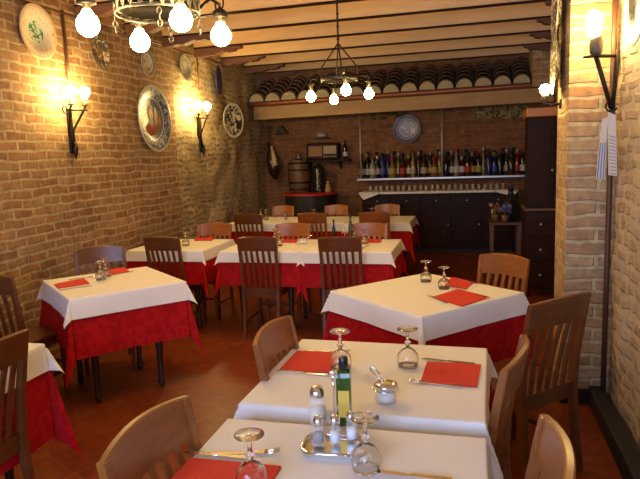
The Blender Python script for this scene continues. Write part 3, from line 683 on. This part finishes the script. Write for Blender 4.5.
# pewter dish on the back wall with dried garland, pale vine
def dish_prof(R, dep=.03): return [(.001, 0), (R*.55, .0), (R*.66, dep*.55), (R*.98, dep), (R, dep), (R, dep-.006), (R*.68, dep*.35), (R*.56, -.008), (.001, -.008)]
def plate(c, R, face, mat, label, name='decorative_plate', cat='plate', tiltz=0, sq=1.0):
    o = MB().lathe([(r, z) for r, z in dish_prof(R, R*.13)], 40).build(name, mat)
    f = Vector(face).normalized(); q = f.to_track_quat('Z', 'Y'); o.rotation_mode = 'QUATERNION'; o.rotation_quaternion = q; o.location = c
    return tag(o, label, cat, 'decorative wall plates')
q = ony(407, 129, YB-.045)
plate(q, .225, (0, -1, .05), plate_mat('pewter', [(0, (.34, .38, .50)), (.14, (.10, .11, .14)), (.15, (.42, .44, .52)), (.165, (.09, .09, .12))], [(22, (.75, .78, .85), .55, .6, 0, .13)]), 'round pewter dish hanging on the back brick wall above the bottles')
def garland(name, px, py, w, h, cols, n, label, y=YB-.06, seed=3):
    r = random.Random(seed); q = ony(px, py, y); mb = MB()
    for k in range(n):
        x = r.uniform(-w/2, w/2); z = r.uniform(-h/2, h/2)*(1-abs(x)/w); a = r.uniform(0, PI)
        L = r.uniform(.04, .08)
        V = [(x-L*math.cos(a), r.uniform(-.04, .0), z-L*math.sin(a)), (x+.02*math.sin(a), -.03, z-.02*math.cos(a)), (x+L*math.cos(a), r.uniform(-.05, .0), z+L*math.sin(a)), (x-.02*math.sin(a), .0, z+.02*math.cos(a)), (x, -.055, z)]
        mb.add(V, [(0, 1, 4), (1, 2, 4), (2, 3, 4), (3, 0, 4), (0, 3, 2, 1)], k % len(cols))
    return tag(mb.build(name, cols, None, q), label, 'garland')
garland('dried_garland', 388, 114, .62, .16, [simple('dry_corn', (.45, .24, .05), .8), simple('dry_leaf', (.10, .08, .04), .8), simple('dry_green', (.13, .15, .05), .8)], 46, 'garland of dried corn and dark leaves under the canopy above the pewter dish')
garland('pale_vine', 505, 112, .80, .20, [simple('pale_straw', (.50, .42, .18), .8), simple('straw_leaf', (.34, .30, .13), .8)], 60, 'pale straw vine hanging under the right end of the canopy', YB-.06, 9)

# ------------------------------------------------------------------ back left corner
q = Vector((-2.52, 9.42, 0))
t = thing('round_table', 'red-topped round table with dark skirt in the back left corner', 'table', (q.x, q.y, 0))
MB().lathe([(.001, .955), (.42, .955), (.43, .965), (.43, .985), (.42, .99), (.001, .99)], 36).build('tabletop', M_REDTOP, t)
sk = MB(); nn = 48; V = []; F = []
for i, z in enumerate((.954, .7, .4, .0)):
    for j in range(nn): a = 2*PI*j/nn; r = .40+.012*i*math.sin(9*a); V.append((r*math.cos(a), r*math.sin(a), z))
for i in range(3):
    for j in range(nn): F.append((i*nn+j, i*nn+(j+1) % nn, (i+1)*nn+(j+1) % nn, (i+1)*nn+j))
sk.add(V, F, 0, True); sk.build('skirt', M_BLACKM, t)
TB = .992
q = Vector((-2.74, 9.60, TB))
t = thing('wooden_barrel', 'upright wooden barrel with metal hoops on the round table', 'barrel', q)
prof = [(.001, 0), (.15, 0), (.155, .01), (.178, .14), (.188, .26), (.178, .38), (.155, .51), (.15, .52), (.14, .505), (.001, .505)]
MB().lathe(prof, 28).build('staves', wood('barrel_wood', (.09, .045, .018), (.16, .08, .03), .5, (10, 10, 2)), t)
for z in (.05, .16, .36, .47):
    r = .188-.036*(abs(z-.26)/.26)**1.6+.003; MB().lathe([(r-.004, z-.014), (r+.002, z-.014), (r+.002, z+.014), (r-.004, z+.014)], 28, closed_prof=True).build('hoop', M_IRON, t)
MB().lathe([(.001, .52), (.05, .52), (.055, .56), (.03, .60), (.035, .63), (.001, .64)], 16).build('bung_cap', M_IRONL, t)
t = thing('coffee_urn', 'tall black urn with shiny taps between barrel and radio shelf', 'urn', (-2.40, 9.55, TB))
MB().lathe([(.001, 0), (.11, 0), (.115, .02), (.10, .05), (.10, .36), (.085, .40), (.03, .43), (.02, .46), (.001, .465)], 24).build('body', M_BLACK, t)
for z in (.10, .2, .3, .38): MB().sph((0.02, -.105, z), .014, seg=8).build('chrome_fitting', M_CHROME, t)
t = thing('figurine', 'small ochre figurine at the right of the red-topped table', 'figurine', (-2.22, 9.42, TB))
MB().lathe([(.001, 0), (.055, 0), (.06, .03), (.035, .08), (.04, .11), (.018, .135), (.001, .14)], 16).build('robe', simple('ochre', (.40, .24, .07), .6), t)
MB().sph((0, 0, .155), .028).build('head', simple('figurine_head', (.42, .26, .14), .6), t)
# shelf with radio
q0, q1 = ony(302, 161, YB-.15), ony(349, 158, YB-.15)
t = thing('wall_shelf', 'short dark wall shelf carrying the old radio', 'shelf', (0, 0, 1.50))
MB().box(-2.78, -1.92, YB-.26, YB-.004, -.03, 0, b=.004).build('board', M_DARKW, t)
for x in (-2.6, -2.1): MB().prism([(YB-.20, -.03), (YB-.005, -.03), (YB-.005, -.16)], 'x', x-.012, x+.012).build('bracket', M_DARKW, t)
t = thing('radio', 'old wooden radio with pale dial and knobs on the short wall shelf', 'radio', (-2.36, YB-.13, 1.502))
MB().box(-.27, .27, -.09, .09, 0, .27, b=.025).build('cabinet', M_DARKW, t)
MB().box(-.23, .0, -.096, -.088, .06, .22, b=.003).build('speaker_cloth', simple('speaker_cloth', (.30, .18, .09), .9, 0, .5, 300), t)
MB().box(.02, .23, -.096, -.088, .09, .22, b=.003).build('dial', simple('dial', (.32, .26, .14), .4), t)
for k in range(5):
    k_ = MB(); k_.lathe([(.001, .0), (.012, 0), (.012, .016), (.001, .018)], 10, (.03+.045*k, -.088, .05), mat=Matrix.Rotation(PI/2, 3, 'X')); k_.build('knob', simple('cream_knob', (.55, .48, .36), .5) if k == 0 else bpy.data.materials['cream_knob'], t)
bottle('wine', BG['black'], LB['white'], -2.0, YB-.13, 1.502, 'dark wine bottle with white label beside the radio', None, 1.0)
t = thing('wall_jar', 'small pale jar on its own ledge above the radio', 'jar', (-2.40, YB-.07, 1.86))
MB().box(-.13, .13, -.05, .065, -.02, 0, b=.003).build('ledge', M_DARKW, t)
MB().lathe([(.001, -.07), (.035, -.07), (.04, -.05), (.04, .04), (.02, .06), (.022, .075), (.001, .075)], 14, (0, 0, .042), mat=Matrix.Rotation(PI/2, 3, 'Y')).build('jar_body', simple('pale_ceramic', (.42, .36, .28), .4), t)
t = thing('wine_skin', 'glossy dark leather wine flask with pale horn hanging in the back left corner', 'flask', (-3.17, 9.62, 1.45))
fl = MB(); fl.tube([(.02, 0, -.24), (.0, 0, -.14), (-.02, 0, 0), (-.05, 0, .14), (-.07, 0, .26), (-.08, 0, .36)], [.03, .085, .10, .07, .03, .018], 16); fl.build('leather_body', simple('dark_leather', (.03, .014, .010), .18), t)
fh = MB(); fh.tube([(.05, -.08, -.02), (.03, -.08, .12), (-.01, -.07, .30)], [.048, .038, .014], 12); fh.build('horn', simple('horn', (.62, .50, .26), .5), t)
MB().tube([(-.08, 0, .35), (-.10, .12, .55), (-.10, .2, .62)], .006, 6).build('strap', M_BLACKM, t)
q = ony(282, 131, YB-.06)
t = thing('wall_bracket', 'small dark triangular bracket lamp high on the back left wall', 'lamp', q)
MB().prism([(-.11, -.05), (.11, -.05), (.03, .05), (0, .09), (-.03, .05)], 'y', -.06, .055).build('shade', M_IRON, t)

# ------------------------------------------------------------------ cupboard and side table on the right
t = thing('cupboard', 'tall dark wooden cupboard with pale lit crown beyond the right pier', 'cupboard', (.60, 6.75, 0))
MB().box(-.06, .48, -.03, .44, .09, .93, b=.008).build('base_cabinet', M_DARKW, t)
for x in (-.03, .44):
    for y in (0, .41): MB().lathe([(.018, 0), (.03, .05), (.022, .09)], 10, (x, y, 0)).build('foot', M_DARKW, t)
MB().box(-.075, .49, -.045, .44, .93, .955, b=.005).build('ledge', simple('ledge_lit', (.16, .075, .035), .3), t)  # lit edge of the ledge put into its lighter brown
MB().box(-.04, .47, .0, .44, .955, 1.90, b=.006).build('upper_cabinet', M_DARKW, t)
dd = MB(); dd.box(-.025, .215, -.014, 0, .99, 1.86, b=.005); dd.box(.01, .18, -.02, -.012, 1.03, 1.82, b=.004); dd = dd.build('door', M_DARKW, t); MB().sph((.195, -.028, 1.35), .012).build('knob', M_SHELF, dd)
dd = MB(); dd.box(.225, .455, -.014, 0, .99, 1.86, b=.005); dd = dd.build('door', M_DARKW, t)
for k in range(3):
    dr = MB().box(-.04, .46, -.044, -.03, .13+k*.27, .37+k*.27, b=.005).build('drawer', M_DARKW, t); MB().sph((.09, -.055, .25+k*.27), .013).build('knob', M_SHELF, dr)
MB().box(-.06, .49, -.02, .45, 1.90, 1.99, b=.008).build('crown', simple('crown_lit', (.48, .19, .05), .4), t)  # orange lamp light on the cupboard top is put into this colour
t = thing('side_table', 'small dark wooden side table with flowers between bar and cupboard', 'table', (.38, 7.9, 0))
MB().box(-.18, .20, -.2, .2, .66, .69, b=.005).build('tabletop', M_CORB, t)
for sx in (-.15, .17):
    for sy in (-.16, .16): MB().sweep([(sx, sy, 0), (sx, sy, .66)], [(.03, .03), (.045, .045)]).build('leg', M_CORB, t)
MB().box(-.15, .17, -.15, .15, .25, .27).build('lower_shelf', M_CORB, t)
t = thing('demijohn', 'large black demijohn on the side table beside the cupboard', 'bottle', (.46, 7.93, .692))
MB().lathe([(.001, 0), (.09, 0), (.12, .04), (.13, .14), (.11, .24), (.05, .31), (.032, .34), (.032, .39), (.04, .395), (.04, .41), (.001, .41)], 20).build('body', M_BLACK, t)
MB().tube([(.035, 0, .38), (.09, 0, .36), (.10, 0, .30), (.085, 0, .27)], .009, 8).build('handle', M_BLACK, t)
def flowers(x, y, z, mats, label, seed):
    r = random.Random(seed); t = thing('flower_pot', label, 'flowers', (x, y, z))
    MB().lathe([(.001, 0), (.035, 0), (.05, .09), (.046, .09), (.001, .08)], 14).build('pot', simple('pot_brown', (.16, .07, .03), .6) if 'pot_brown' not in MATS else MATS['pot_brown'], t)
    fb = MB()
    for k in range(14): fb.sph((r.uniform(-.06, .06), r.uniform(-.05, .05), r.uniform(.11, .22)), r.uniform(.018, .03), seg=6, mi=k % len(mats))
    fb.build('blossoms', mats, t); MB().tube([(0, 0, .08), (0, 0, .16)], .02, 6).build('stems', simple('stem_green', (.05, .09, .02), .7) if 'stem_green' not in MATS else MATS['stem_green'], t)
flowers(.27, 7.84, .692, [simple('fl_yellow', (.40, .27, .09), .7), simple('fl_orange', (.22, .08, .02), .7)], 'potted yellow and orange flowers at the left of the side table', 1)
flowers(.385, 7.76, .692, [simple('fl_violet', (.16, .06, .22), .7), simple('fl_blue', (.12, .14, .30), .7)], 'potted violet and blue flowers in the middle of the side table', 2)

# ------------------------------------------------------------------ plates on the walls
W = (.60, .55, .42)
def wplate(px, py, R, stops, pat, label, x=None, face=(1, 0, .03), nm=None):
    q = onx(px, py, XL+.014 if x is None else x)
    return plate(q, R, face, plate_mat(nm or 'plate_paint', stops, pat), label)
wplate(36, 32, .215, [(0, (.52, .55, .42)), (.11, W), (.19, (.55, .40, .26))], [(24, (.03, .17, .10), .44, .52, 0, .085), (30, (.60, .26, .10), .60, .66, .12, .19)], 'large pale plate painted with a green tree at the upper left')
wplate(99, 52, .155, [(0, (.20, .12, .04)), (.05, (.07, .07, .05)), (.13, (.18, .13, .06))], [(22, (.62, .55, .40), .53, .58, 0, .14), (15, (.50, .16, .04), .58, .62, 0, .12)], 'dark ornate plate with swirling leaves right of the tree plate')
wplate(147, 63, .145, [(0, (.62, .60, .50)), (.10, (.20, .20, .18)), (.13, (.40, .38, .30))], [(11, (.50, .22, .04), .5, .54, 0, .09), (16, (.18, .22, .20), .56, .6, 0, .09)], 'plate with orange landscape and grey rim above the portrait dish')
wplate(184.5, 67.5, .165, [(0, (.36, .34, .24)), (.07, (.24, .24, .18)), (.115, (.38, .36, .26)), (.155, (.16, .15, .10))], [(24, (.16, .16, .14), .5, .56, 0, .15)], 'small grey-green plate above the second wall lamp')
wplate(217.5, 80, .195, [(0, (.03, .04, .20)), (.15, (.02, .03, .14))], [(30, (.08, .10, .35), .55, .6, 0, .2)], 'deep blue plate seen nearly edge-on high on the stone wall', XL+.05, (.97, .2, 0))
wplate(152, 119, .36, [(0, (.15, .19, .17)), (.215, (.62, .58, .46)), (.225, (.06, .07, .13)), (.33, (.50, .46, .34))],
       [(26, (.42, .42, .38), .52, .56, .235, .33), (9, (.55, .32, .12), .5, .56, 0, .19), (14, (.42, .10, .04), .58, .62, 0, .17)], 'largest oval-looking dish with painted portrait and dark blue border on the brick wall')
wplate(232, 120.5, .245, [(0, (.60, .54, .42)), (.22, (.62, .56, .44))], [(15, (.02, .02, .02), .47, .485, 0, .21)], 'cream plate with bold black swirls below the end of the canopy', XL+.06, (1, -.25, 0))
po = [o for o in C.objects if o.get('label', '').startswith('largest oval')][0]
def oval(cx, cy, a, b, z): return [(cx+a*math.cos(k*PI/10), cy+b*math.sin(k*PI/10)) for k in range(20)], z
pf = MB()
for (cx, cy, a, b, z), mi in (((-.03, -.11, .12, .07, .001), 0), ((-.02, .055, .062, .085, .002), 1), ((-.02, .05, .042, .062, .003), 2), ((-.02, -.04, .03, .05, .0025), 2), ((.09, .04, .03, .09, .001), 3)):
    pl, z = oval(cx, cy, a, b, z); pf.prism(pl, 'z', z-.001, z, mi)
pf.build('painted_portrait', [simple('paint_red', (.36, .08, .04), .3), simple('paint_brown', (.20, .11, .05), .3), simple('paint_skin', (.58, .38, .20), .3), simple('paint_yellow', (.50, .36, .12), .3)], po)
wplate(640, 4, .19, [(0, (.05, .045, .05)), (.15, (.66, .62, .55))], [(20, (.14, .12, .13), .5, .56, 0, .15)], 'dark plate with white rim on the right wall at the top corner', XR-.05, (-1, 0, 0))
q = onx(558.5, 8, .51); plate(q, .20, (-1, .03, 0), plate_mat('plate_dark_a', [(0, (.06, .05, .04)), (.16, (.14, .12, .09))], [(25, (.5, .45, .35), .55, .6, 0, .2)]), 'upper of two glazed plates seen edge-on on the pier side')
q = onx(557, 62, .51); plate(q, .20, (-1, .03, 0), plate_mat('plate_dark_b', [(0, (.10, .08, .05)), (.16, (.06, .05, .04))], [(25, (.5, .45, .35), .55, .6, 0, .2)]), 'lower of two glazed plates seen edge-on on the pier side')

# ------------------------------------------------------------------ lamps
BR = .048
def bulb_parts(root, p, r, mat, up=1, holder=M_IRON):
    """lamp holder below (up=1) or above (up=-1) a glowing bulb"""
    p = Vector(p)
    prof = [(.001, -r), (r*.38, -r*.925), (r*.71, -r*.71), (r*.925, -r*.38), (r, 0), (r*.925, r*.38), (r*.74, r*.71), (r*.5, r*.95), (r*.40, r*1.25), (.001, r*1.25)]
    if up == 1: prof = [(a, -b) for a, b in prof]
    b = MB().lathe(prof, 18, p).build('bulb', mat, root)
    s = -up
    MB().lathe([(.001, s*(r*1.2)), (.017, s*(r*1.2)), (.019, s*(r*1.2+.045)), (.028, s*(r*1.2+.05)), (.028, s*(r*1.2+.058)), (.001, s*(r*1.2+.06))], 12, p).build('lamp_holder', holder, root)
    return b
def wall_lamp(pA, pB, foot, x, label):
    A, B, Ft = onx(*pA, x+.16), onx(*pB, x+.16), onx(*foot, x+.03)
    t = thing('wall_lamp', label, 'lamp', (x, (A.y+B.y)/2, (A.z)-.25))
    L = t.location; a, b = A-L, B-L; f = Ft-L
    for p in (a, b): bulb_parts(t, p, BR, M_BULBW, 1)
    for p in (a, b):
        m = MB(); e = p-Vector((0, 0, BR*1.2+.06)); m.tube([e, e-Vector((.02, 0, .04)), Vector((.04, f.y*.5+p.y*.3, (e.z+f.z)/2)), f+Vector((.015, 0, .05))], [.011, .010, .011, .008], 8); m.build('arm', M_IRON, t)
    m = MB(); c = (a+b)/2; zc_ = c.z-BR*1.2-.10
    m.tube([Vector((c.x-.02, a.y-.06+.03*math.cos(k*PI/6), zc_+.03*math.sin(k*PI/6))) for k in range(12)], .006, 6, closed=True)
    m.tube([(c.x-.02, a.y-.04, zc_), (c.x-.02, b.y+.06, zc_+.01)], .008, 8)
    m.build('scroll_bar', M_IRON, t)
    m = MB(); m.tube([f+Vector((.01, 0, .12)), f+Vector((.012, 0, .06)), f+Vector((.012, 0, .02)), f+Vector((.01, 0, -.03))], [.016, .026, .018, .003], 10); m.build('finial', M_IRON, t)
    m = MB(); m.box(-.0, .02, f.y-.03, f.y+.03, f.z+.02, zc_+.02, b=.004); m.build('back_plate', M_IRON, t)
    return t
wall_lamp((70, 91), (84, 92), (75, 156), XL, 'black iron twin wall lamp between the two upper plates, nearest on the brick wall')
wall_lamp((198.5, 105), (207, 106), (203, 154), XL, 'black iron twin wall lamp on the stone wall, farther from the camera')
def pipe(pts, r, mat, label):
    return tag(MB().tube(pts, r, 8).build('conduit_pipe', mat), label, 'pipe', 'surface conduits')
pipe([onx(62, 10, XL+.02), onx(67, 60, XL+.02), onx(69, 80, XL+.03)], .014, M_RUST, 'brown conduit rising above the nearest wall lamp')
pipe([onx(196.5, 50, XL+.02), onx(199, 90, XL+.02)], .010, M_RUST, 'thin conduit rising above the farther wall lamp')
pipe([onx(0, -7, XL+.015)]+[onx(24+164*k/8, 1+52*k/8, XL+.02) for k in range(9)]+[onx(230, 66, XL+.03)], .010, M_RUST, 'long brown cable running level near the top of the left wall')
pipe([Vector((.772, 3.86, z)) for z in (.0, .8, 1.6, 2.1, 2.6)], .016, M_RUST, 'dark brown vertical pipe in the corner beside the right pier')

# torch lamp on the right pier
t = thing('torch_lamp', 'black iron torch lamp on the right pier with blazing bulb', 'lamp', (.745, 3.72, 1.8))
L = t.location
fb = ony(611, 108, 3.72)-L; top = ony(596, 56, 3.68)-L; bl = ony(594, 24, 3.68)-L
MB().tube([fb, (fb+top)/2, top], [.013, .012, .014], 10).build('arm', M_IRON, t)
m = MB(); a, b = ony(583, 57.5, 3.68)-L, ony(616, 56, 3.72)-L; m.tube([a, top, b], [.006, .010, .010], 8); m.build('cross_bar', M_IRON, t)
m = MB(); m.lathe([(.001, 0), (.022, 0), (.034, .02), (.036, .06), (.03, .085), (.03, .10), (.001, .10)], 12, top); m.build('cup', M_IRONL, t)
m = MB(); m.tube([ony(612, 112, 3.72)-L, ony(618, 50, 3.72)-L], .012, 8); m.build('back_bar', M_IRON, t)
m = MB(); m.tube([fb+Vector((-.0-.03*math.sin(k*PI/5), -.01, .03*math.cos(k*PI/5)+.01)) for k in range(8)], .005, 6); m.build('scroll', M_IRON, t)
MB().lathe([(.001, -.07), (.025, -.065), (.04, -.02), (.042, .02), (.03, .06), (.001, .075)], 18, bl).build('bulb', M_BULBW, t)
# small lamp on the pier side, pointing to the bar
t = thing('wall_lamp', 'single bulb wall lamp on the side of the right pier', 'lamp', (.55, 4.25, 1.98))
L = t.location; p = ony(545, 89.5, 4.25)-L
MB().sph(p, .034, seg=14).build('bulb', M_BULBW, t)
MB().lathe([(.001, -.09), (.015, -.09), (.024, -.05), (.022, -.03), (.001, -.03)], 12, p).build('lamp_holder', M_IRONL, t)
MB().tube([p+Vector((0, 0, -.09)), p+Vector((.03, 0, -.10)), (-.005, 0, p.z-.095)], .008, 8).build('arm', M_IRON, t)
MB().lathe([(.001, 0), (.03, 0), (.03, .012), (.001, .014)], 12, (0, 0, p.z-.095), mat=Matrix.Rotation(-PI/2, 3, 'Y')).build('wall_rose', M_IRON, t)

# leaflets hanging from the torch lamp
def leaflet(c4_, y, label, mat, extra=None):
    pts = [ony(*q, y) for q in c4_]; cen = sum(pts, Vector())/4
    t = thing('hanging_leaflet', label, 'leaflet', cen, 0, 'leaflets on the right pier')
    MB().prism([(p.x-cen.x, p.z-cen.z) for p in pts], 'y', -.004, .004).build('paper', mat, t)
    if extra:
        m = MB()
        for k in range(extra[0]):
            f0 = (k+.2)/extra[0]; f1 = (k+.6)/extra[0]; a = extra[2]
            if extra[3] == 'v':
                q = [pts[0].lerp(pts[1], f0).lerp(pts[3].lerp(pts[2], f0), a), pts[0].lerp(pts[1], f1).lerp(pts[3].lerp(pts[2], f1), a), pts[3].lerp(pts[2], f1), pts[3].lerp(pts[2], f0)]
            else:
                l0 = pts[0].lerp(pts[3], a+(1-a)*f0); r0_ = pts[1].lerp(pts[2], a+(1-a)*f0); l1 = pts[0].lerp(pts[3], a+(1-a)*f1); r1 = pts[1].lerp(pts[2], a+(1-a)*f1)
                q = [l0.lerp(r0_, .1), l0.lerp(r0_, .9), l1.lerp(r1, .9), l1.lerp(r1, .1)]
            m.prism([(p.x-cen.x, p.z-cen.z) for p in q], 'y', -.0055, -.004)
        m.build('printing', extra[1], t)
leaflet([(602, 119), (608, 117), (604.5, 180), (596, 178)], 3.63, 'blue striped leaflet hanging at an angle under the torch lamp', M_PAPER, (3, M_BLUEP, .4, 'v'))
leaflet([(608, 112), (615.5, 115), (617, 176), (608.5, 175)], 3.60, 'white printed leaflet hanging under the torch lamp, right of the striped one', M_PAPER, (12, simple('print_grey', (.45, .42, .36), .8), .35, 'h'))

# big chandelier near the camera
zb = 2.235
bl = [onz(88, 25, zb), onz(181, 20, zb), onz(221, 36, zb), onz(140, 42, zb)]
cen = sum(bl, Vector())/4
t = thing('iron_chandelier', 'large wrought iron ring chandelier with four glowing bulbs near the camera', 'chandelier', (cen.x, cen.y, zb))
rr = .205; zr0, zr1 = .085, .24
m = MB()
for z in (zr0, zr1): m.lathe([(rr-.004, z-.007), (rr+.004, z-.007), (rr+.004, z+.007), (rr-.004, z+.007)], 48, closed_prof=True)
nseg = 26
for k in range(nseg):
    a0, a1 = 2*PI*k/nseg, 2*PI*(k+1)/nseg; am = (a0+a1)/2
    def rp(a, z): return (rr*math.cos(a), rr*math.sin(a), z)
    m.tube([rp(a0, zr0), rp(am, (zr0+zr1)/2), rp(a1, zr1)], .006, 6); m.tube([rp(a0, zr1), rp(am, (zr0+zr1)/2), rp(a1, zr0)], .006, 6)
    m.tube([rp(am+.05*math.cos(j*PI/4), (zr0+zr1)/2+.022*math.sin(j*PI/4)) for j in range(8)], .005, 6, closed=True)
    m.tube([rp(a0, zr0), rp(a0, zr1)], .004, 6)
m.build('pierced_ring', M_IRONL, t)
MB().lathe([(rr-.014, zr0+.012), (rr-.009, zr0+.012), (rr-.009, zr1-.01), (rr-.014, zr1-.01)], 48, closed_prof=True).build('inner_band', M_IRON, t)
for k in range(4):
    a = PI/4+k*PI/2; m = MB(); m.tube([(rr*math.cos(a), rr*math.sin(a), zr1), (rr*.5*math.cos(a), rr*.5*math.sin(a), .42), (0, 0, .56)], .006, 6); m.build('chain', M_IRON, t)
MB().tube([(0, 0, .55), (0, 0, ZC-zb-.18)], .008, 8).build('hanging_rod', M_IRON, t)
MB().lathe([(.001, ZC-zb-.22), (.04, ZC-zb-.2), (.055, ZC-zb-.18), (.001, ZC-zb-.18)], 16).build('ceiling_rose', M_IRON, t)
for p in bl:
    q = p-cen; d = q.normalized(); bulb_parts(t, q, .054, M_BULB, -1, M_IRON)
    e = q+Vector((0, 0, .054*1.2+.06)); m = MB()
    m.lathe([(.046, -.03), (.04, -.005), (.02, .012), (.001, .016)], 12, e)
    m.tube([e, e+Vector((0, 0, .035)), e-d*.05+Vector((0, 0, .06)), d*rr+Vector((0, 0, zr0+.03))], .009, 8)
    for s in (-1, 1):
        n_ = Vector((-d.y, d.x, 0))*s
        m.tube([e+n_*.015, e+n_*.05+Vector((0, 0, .02)), e+n_*.055+Vector((0, 0, .05)), e+n_*.03+Vector((0, 0, .055))], .005, 6)
    m.build('scroll_arm', M_IRON, t)
for a in (R_(215), R_(300), R_(20), R_(100)):
    m = MB(); c_ = Vector((rr*math.cos(a), rr*math.sin(a), zr0-.03)); tq = Vector((-math.sin(a), math.cos(a), 0))
    for j in range(3):
        cc = c_-Vector((0, 0, .028*j)); ax = tq if j % 2 == 0 else Vector((math.cos(a), math.sin(a), 0))
        m.tube([cc+ax*.010*math.cos(k*PI/5)+Vector((0, 0, .017*math.sin(k*PI/5))) for k in range(10)], .0035, 6, closed=True)
    m.build('hanging_loop', M_IRONL, t)

# small chandelier
yb_ = 5.45; bs = [(311, 97), (334, 100), (369, 94), (346, 90.5)]
zs = 2.07
bl = [onz(x, y, zs) for x, y in bs]
cen = Vector((sum(p.x for p in bl)/4, sum(p.y for p in bl)/4, zs))
apex = Vector((0, 0, .42))
t = thing('small_chandelier', 'small black iron chandelier with four bulbs before the tiled canopy', 'chandelier', cen)
hub = Vector((-.02, .0, 0))
m = MB(); m.tube([(0, 0, .42), (0, 0, .62), (0, 0, .68), (0, 0, 2.93-zs)], .008, 8)
for z in (.45, .55, .65, .75): m.sph((0, 0, z), .013, seg=6)
m.build('hanging_rod', M_IRON, t)
MB().lathe([(.001, 2.88-zs), (.04, 2.90-zs), (.07, 2.94-zs), (.001, 2.945-zs)], 16).build('ceiling_rose', M_IRON, t)
m = MB(); m.lathe([(.146, .115), (.154, .115), (.154, .155), (.146, .155)], 36, closed_prof=True); m.build('ring', M_IRON, t)
for p in bl:
    q = p-cen; d = Vector((q.x, q.y, 0)).normalized(); bulb_parts(t, q, .040, M_BULB, -1)
    e = q+Vector((0, 0, .040*1.2+.055))
    m = MB(); m.tube([e, e+Vector((0, 0, .04)), d*.15+Vector((0, 0, .15))], .008, 8); m.build('scroll_arm', M_IRON, t)
    m = MB(); m.tube([d*.15+Vector((0, 0, .15)), d*.16+Vector((0, 0, .21)), d*.06+Vector((0, 0, .34)), apex], .006, 6); m.build('chain', M_IRON, t)

# ------------------------------------------------------------------ daylight through the street window, dim world
w = bpy.data.worlds.new('world'); scene.world = w; w.use_nodes = True
w.node_tree.nodes['Background'].inputs[0].default_value = (.75, .85, 1, 1); w.node_tree.nodes['Background'].inputs[1].default_value = .6
la = bpy.data.lights.new('window_daylight', 'AREA'); la.shape = 'RECTANGLE'; la.size = 2.5; la.size_y = 1.35; la.energy = 190; la.color = (.46, .60, 1.0)
lo = bpy.data.objects.new('window_daylight', la); C.objects.link(lo); lo.location = (-1.0, WY-.3, 1.6); lo.rotation_euler = (R_(90), 0, 0)
